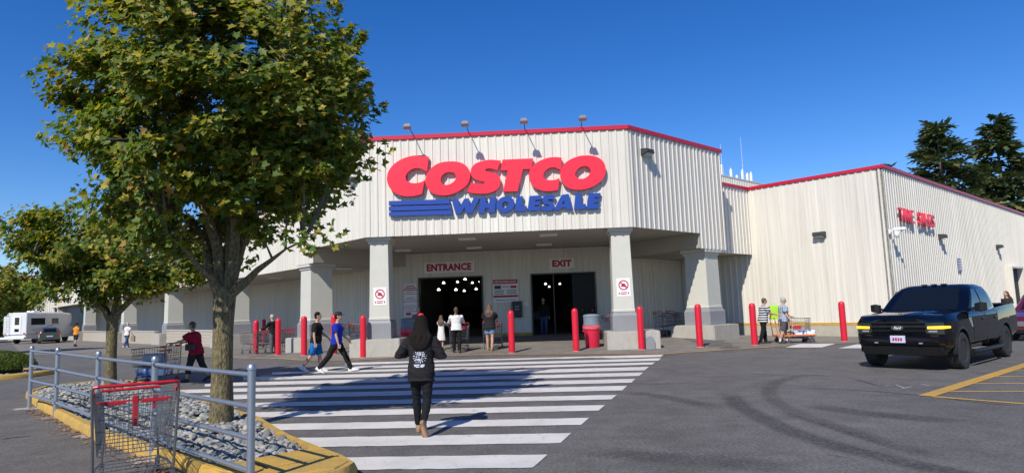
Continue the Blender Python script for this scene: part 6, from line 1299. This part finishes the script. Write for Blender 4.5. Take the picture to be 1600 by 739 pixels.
person('child in white dress beside a cart at the entrance', g(690, 546), (0.2, 1), 1.34, legs=((4, 2), (-4, 6)), arms=((55, 8, 15), (60, 8, 10)), top=C_wht, sleeve='short', bottom=C_wht, legwear='dress', shoe=S_wht, hair=H_brown, style='long', build=0.9)
person('long-haired woman in black t-shirt and denim shorts pushing an empty cart', g(766, 547.5), (0.12, 1), 1.74, legs=((5, 2), (-6, 8)), arms=((42, 10, 30), (42, 10, 30)), lean=3, top=cloth('faded black tee', (0.022, 0.02, 0.021)), hem=-0.10, loose=0.055, bottom=C_dsh, legwear='short_shorts', shoe=S_tan, hair=H_brown, style='long', build=1.05)
person('man in black jumper and blue jeans standing in the exit doorway', tnw(-3.45, 8.2, ZF), (-0.1, -1), 1.78, legs=((2, 1), (-2, 2)), arms=((0, 8, 8), (4, 8, 12)), lean=0, top=C_blk, sleeve='long', bottom=C_jean, shoe=S_blk, hair=H_dark, build=1.06)
person('man in navy jacket and dark cap inside the exit behind the bin', tnw(-1.25, 8.1, ZF), (-0.2, -1), 1.70, legs=((2, 1), (-2, 2)), arms=((30, 8, 60), (30, 8, 60)), lean=3, top=C_navy, sleeve='long', bottom=C_blk, shoe=S_blk, hair=H_dark, cap=C_blk)
person('grey-haired attendant standing behind the bin beside the entrance notice', g(654, 541), (0.3, -1), 1.66, legs=((2, 1), (-2, 2)), lean=2, top=cloth('dusty pink top', (0.30, 0.16, 0.15)), bottom=C_gry, shoe=S_blk, hair=H_grey, style='bob')
person('woman in black and white striped top pushing an orange flatbed cart', g(1195, 536.5), (1, -0.06), 1.70, legs=((7, 4), (-8, 10)), arms=((42, 7, 30), (42, 7, 30)), lean=7, top=C_strp, hem=-0.10, loose=0.042, bottom=C_blk, shoe=mat('black sneaker', (0.03, 0.03, 0.03), 0.6), hair=H_brown, style='short', build=1.15)
person('grey-haired man in plaid shirt and grey shorts beside a loaded cart', g(1227, 536.5), (0.98, -0.15), 1.73, legs=((10, 4), (-10, 10)), arms=((20, 8, 45), (8, 9, 20)), lean=3, top=C_plaid, hem=-0.08, loose=0.045, bottom=cloth('grey shorts', (0.09, 0.09, 0.10)), legwear='shorts', shoe=S_blk, hair=H_grey, build=1.12, sock=C_wht)
pz = ray(1574, 470); person('auburn-haired person behind the pickup bed near the red car', (pz.x*29/pz.y, 29, 0), (-1, -0.4), 1.7, top=C_char, bottom=C_jean, shoe=S_blk, hair=H_red, style='long')
# things in hand and the goods on carts
b_ = g(305, 596); s = thing('waist_bag', 'small black bag at the waist of the woman in crimson', 'bag', (b_.x-0.04, b_.y-0.24, 0.86)); m = MB(); m.loft([rrect(0.13, 0.05, -0.05, z, 0.04) for z in (0.0, 0.03, 0.14, 0.17)]); m.build('pouch', S_blk, s, bevel=0.012); m = MB(); m.tube([(-0.12, 0.03, 0.15), (-0.2, 0.2, 0.25), (0.12, 0.03, 0.15)], 0.01, 6); m.build('strap', S_blk, s)
cp = b_+Vector((-0.62, 0.0, 0)); cart('wire cart loaded with water bottles pushed by the woman in crimson', (cp.x, cp.y, 0), (-1, 0.02))
M_wrap = mat('blue white wrap', (0.03, 0.14, 0.55), 0.25, c2=(0.75, 0.80, 0.88), scale=5, detail=1, contrast=0.06)
def carton(name, label, cat, c, dims, rz, material, rows=None):
    s = thing(name, label, cat, c, rz); a, b2_, h_ = dims
    m = MB(); m.box(-a/2, a/2, -b2_/2, b2_/2, 0, h_); m.build('pack', material, s, bevel=0.02, seg=2)
    m = MB(); m.box(-a/2-0.003, a/2+0.003, -0.05, 0.05, 0.01, h_+0.004); m.build('band', M_white, s); return s
carton('bottle_pack', 'blue and white wrapped bottle pack under the cart of the woman in crimson', 'water pack', (cp.x-0.5, cp.y, 0.215), (0.80, 0.45, 0.20), 0, M_wrap)
carton('grocery_box', 'white grocery box in the basket of the cart of the woman in crimson', 'box', (cp.x-0.5, cp.y, 0.53), (0.5, 0.36, 0.26), 0.1, mat('white blue carton', (0.6, 0.62, 0.66), 0.6, c2=(0.2, 0.35, 0.6), scale=5))
p = g(714, 551); cart('wire cart pushed by the woman in white blouse', (p.x+0.05, p.y+0.65, hgt(p.x, p.y+0.6)), (-0.05, 1)); 
p = g(766, 547.5); cart('empty wire cart pushed by the woman in denim shorts', (p.x+0.08, p.y+0.62, hgt(p.x, p.y+0.6)), (0.12, 1))
p = g(427, 552); cart('wire cart held by the man in black jacket', (p.x-0.6, p.y+0.18, 0.02), (-0.95, 0.3))
p = g(1227, 536.5); cart('wire cart with large box below beside the man in plaid shirt', (p.x+0.10, p.y+0.40, 0), (1, -0.06))
carton('goods_box', 'blue and white box on the lower rack of the cart beside the plaid shirt', 'box', (p.x+0.85, p.y+0.36, 0.215), (0.8, 0.5, 0.26), -0.06, M_wrap)
carton('red_pack', 'small red pack in basket of the cart beside the plaid shirt', 'box', (p.x+0.60, p.y+0.36, 0.53), (0.3, 0.3, 0.14), 0.2, M_sred)
s = thing('lime_bag', 'lime green bag hung on the cart between the couple', 'bag', (p.x-0.20, p.y+0.30, 0.93)); m = MB(); m.loft([rrect(0.16+0.02*math.sin(3*z), 0.12, -0.12, z, 0.06) for z in (0.0, 0.12, 0.3, 0.45, 0.52)]); m.v = [(x+rnd.uniform(-0.012, 0.012), y+rnd.uniform(-0.012, 0.012), z) for x, y, z in m.v]; m.build('sack', mat('lime fabric', (0.38, 0.72, 0.04), 0.7), s, smooth=True); m = MB(); m.tube([(-0.1, 0, 0.5), (-0.06, 0, 0.62), (0.06, 0, 0.62), (0.1, 0, 0.5)], 0.012, 6); m.build('strap', mat('lime fabric', (0.38, 0.72, 0.04)), s)
# orange flatbed
p = g(1195, 536.5); s = thing('flatbed_cart', 'orange flatbed trolley pushed by the woman in striped top', 'trolley', (p.x+0.55, p.y+0.35, 0), -0.06)
M_orange = mat('orange steel', (0.62, 0.17, 0.03), 0.5)
m = MB(); m.box(0.0, 1.45, -0.33, 0.33, 0.27, 0.33); m.build('deck', M_orange, s, bevel=0.01); m = MB(); m.tube([(0.02, -0.28, 0.3), (-0.06, -0.28, 1.0), (-0.06, 0.28, 1.0), (0.02, 0.28, 0.3)], 0.017, 8); m.tube([(0.0, -0.28, 0.65), (0.0, 0.28, 0.65)], 0.012, 8); m.build('push_bar', M_orange, s, smooth=True)
for x in (0.15, 1.3):
    for y in (-0.26, 0.26): m = MB(Matrix.Translation((x, y, 0.10)) @ Matrix.Rotation(math.pi/2, 4, 'X')); m.lathe([(0.05, -0.025), (0.10, -0.022), (0.10, 0.022), (0.05, 0.025)], 18); wo = m.build('wheel', M_rub, s, smooth=True); m = MB(); m.box(x-0.04, x+0.04, y-0.035, y+0.035, 0.19, 0.27); m.build('bracket', M_wire, wo)
# sand-coloured handbag of the woman in jeans
p = g(198, 543); s = thing('shopping_bag', 'brown paper bag carried by the woman in white shirt and jeans', 'bag', (p.x+0.38, p.y+0.02, 0.38+p.z)); m = MB(); m.loft([rrect(0.13, 0.07, -0.07, z, 0.02) for z in (0, 0.38)]); m.build('sack', mat('brown paper', (0.30, 0.2, 0.12), 0.8), s); m = MB(); m.tube([(-0.06, 0, 0.37), (0, 0, 0.5), (0.06, 0, 0.37)], 0.008, 6); m.build('strap', S_blk, s)
p = g(843, 529); s = thing('shoulder_bag', 'dark bag hanging beside the man in the exit doorway', 'bag', tnw(-3.80, 8.05, ZF+0.75)); m = MB(); m.loft([rrect(0.16, 0.07, -0.07, z, 0.03) for z in (0, 0.05, 0.3, 0.36)]); m.build('sack', C_char, s, bevel=0.01); m = MB(); m.tube([(-0.08, 0, 0.34), (0.1, 0, 0.68), (0.1, 0, 0.34)], 0.012, 6); m.build('strap', C_char, s)
# dark plate with rounded top, set for a dark mark at the exit plinth
p = g(1017, 545.5); s = thing('dark_plate', 'dark rounded plate standing against the exit column plinth', 'cover', (p.x, p.y+0.05, p.z)); m = MB(); m.prism([(0.16*math.cos(R(a)), 0.30+0.16*math.sin(R(a))) for a in range(0, 181, 15)]+[(-0.16, 0), (0.16, 0)], lambda q_: (q_[0], -0.02, q_[1]), lambda q_: (q_[0], 0.02, q_[1])); m.build('plate', M_base, s)
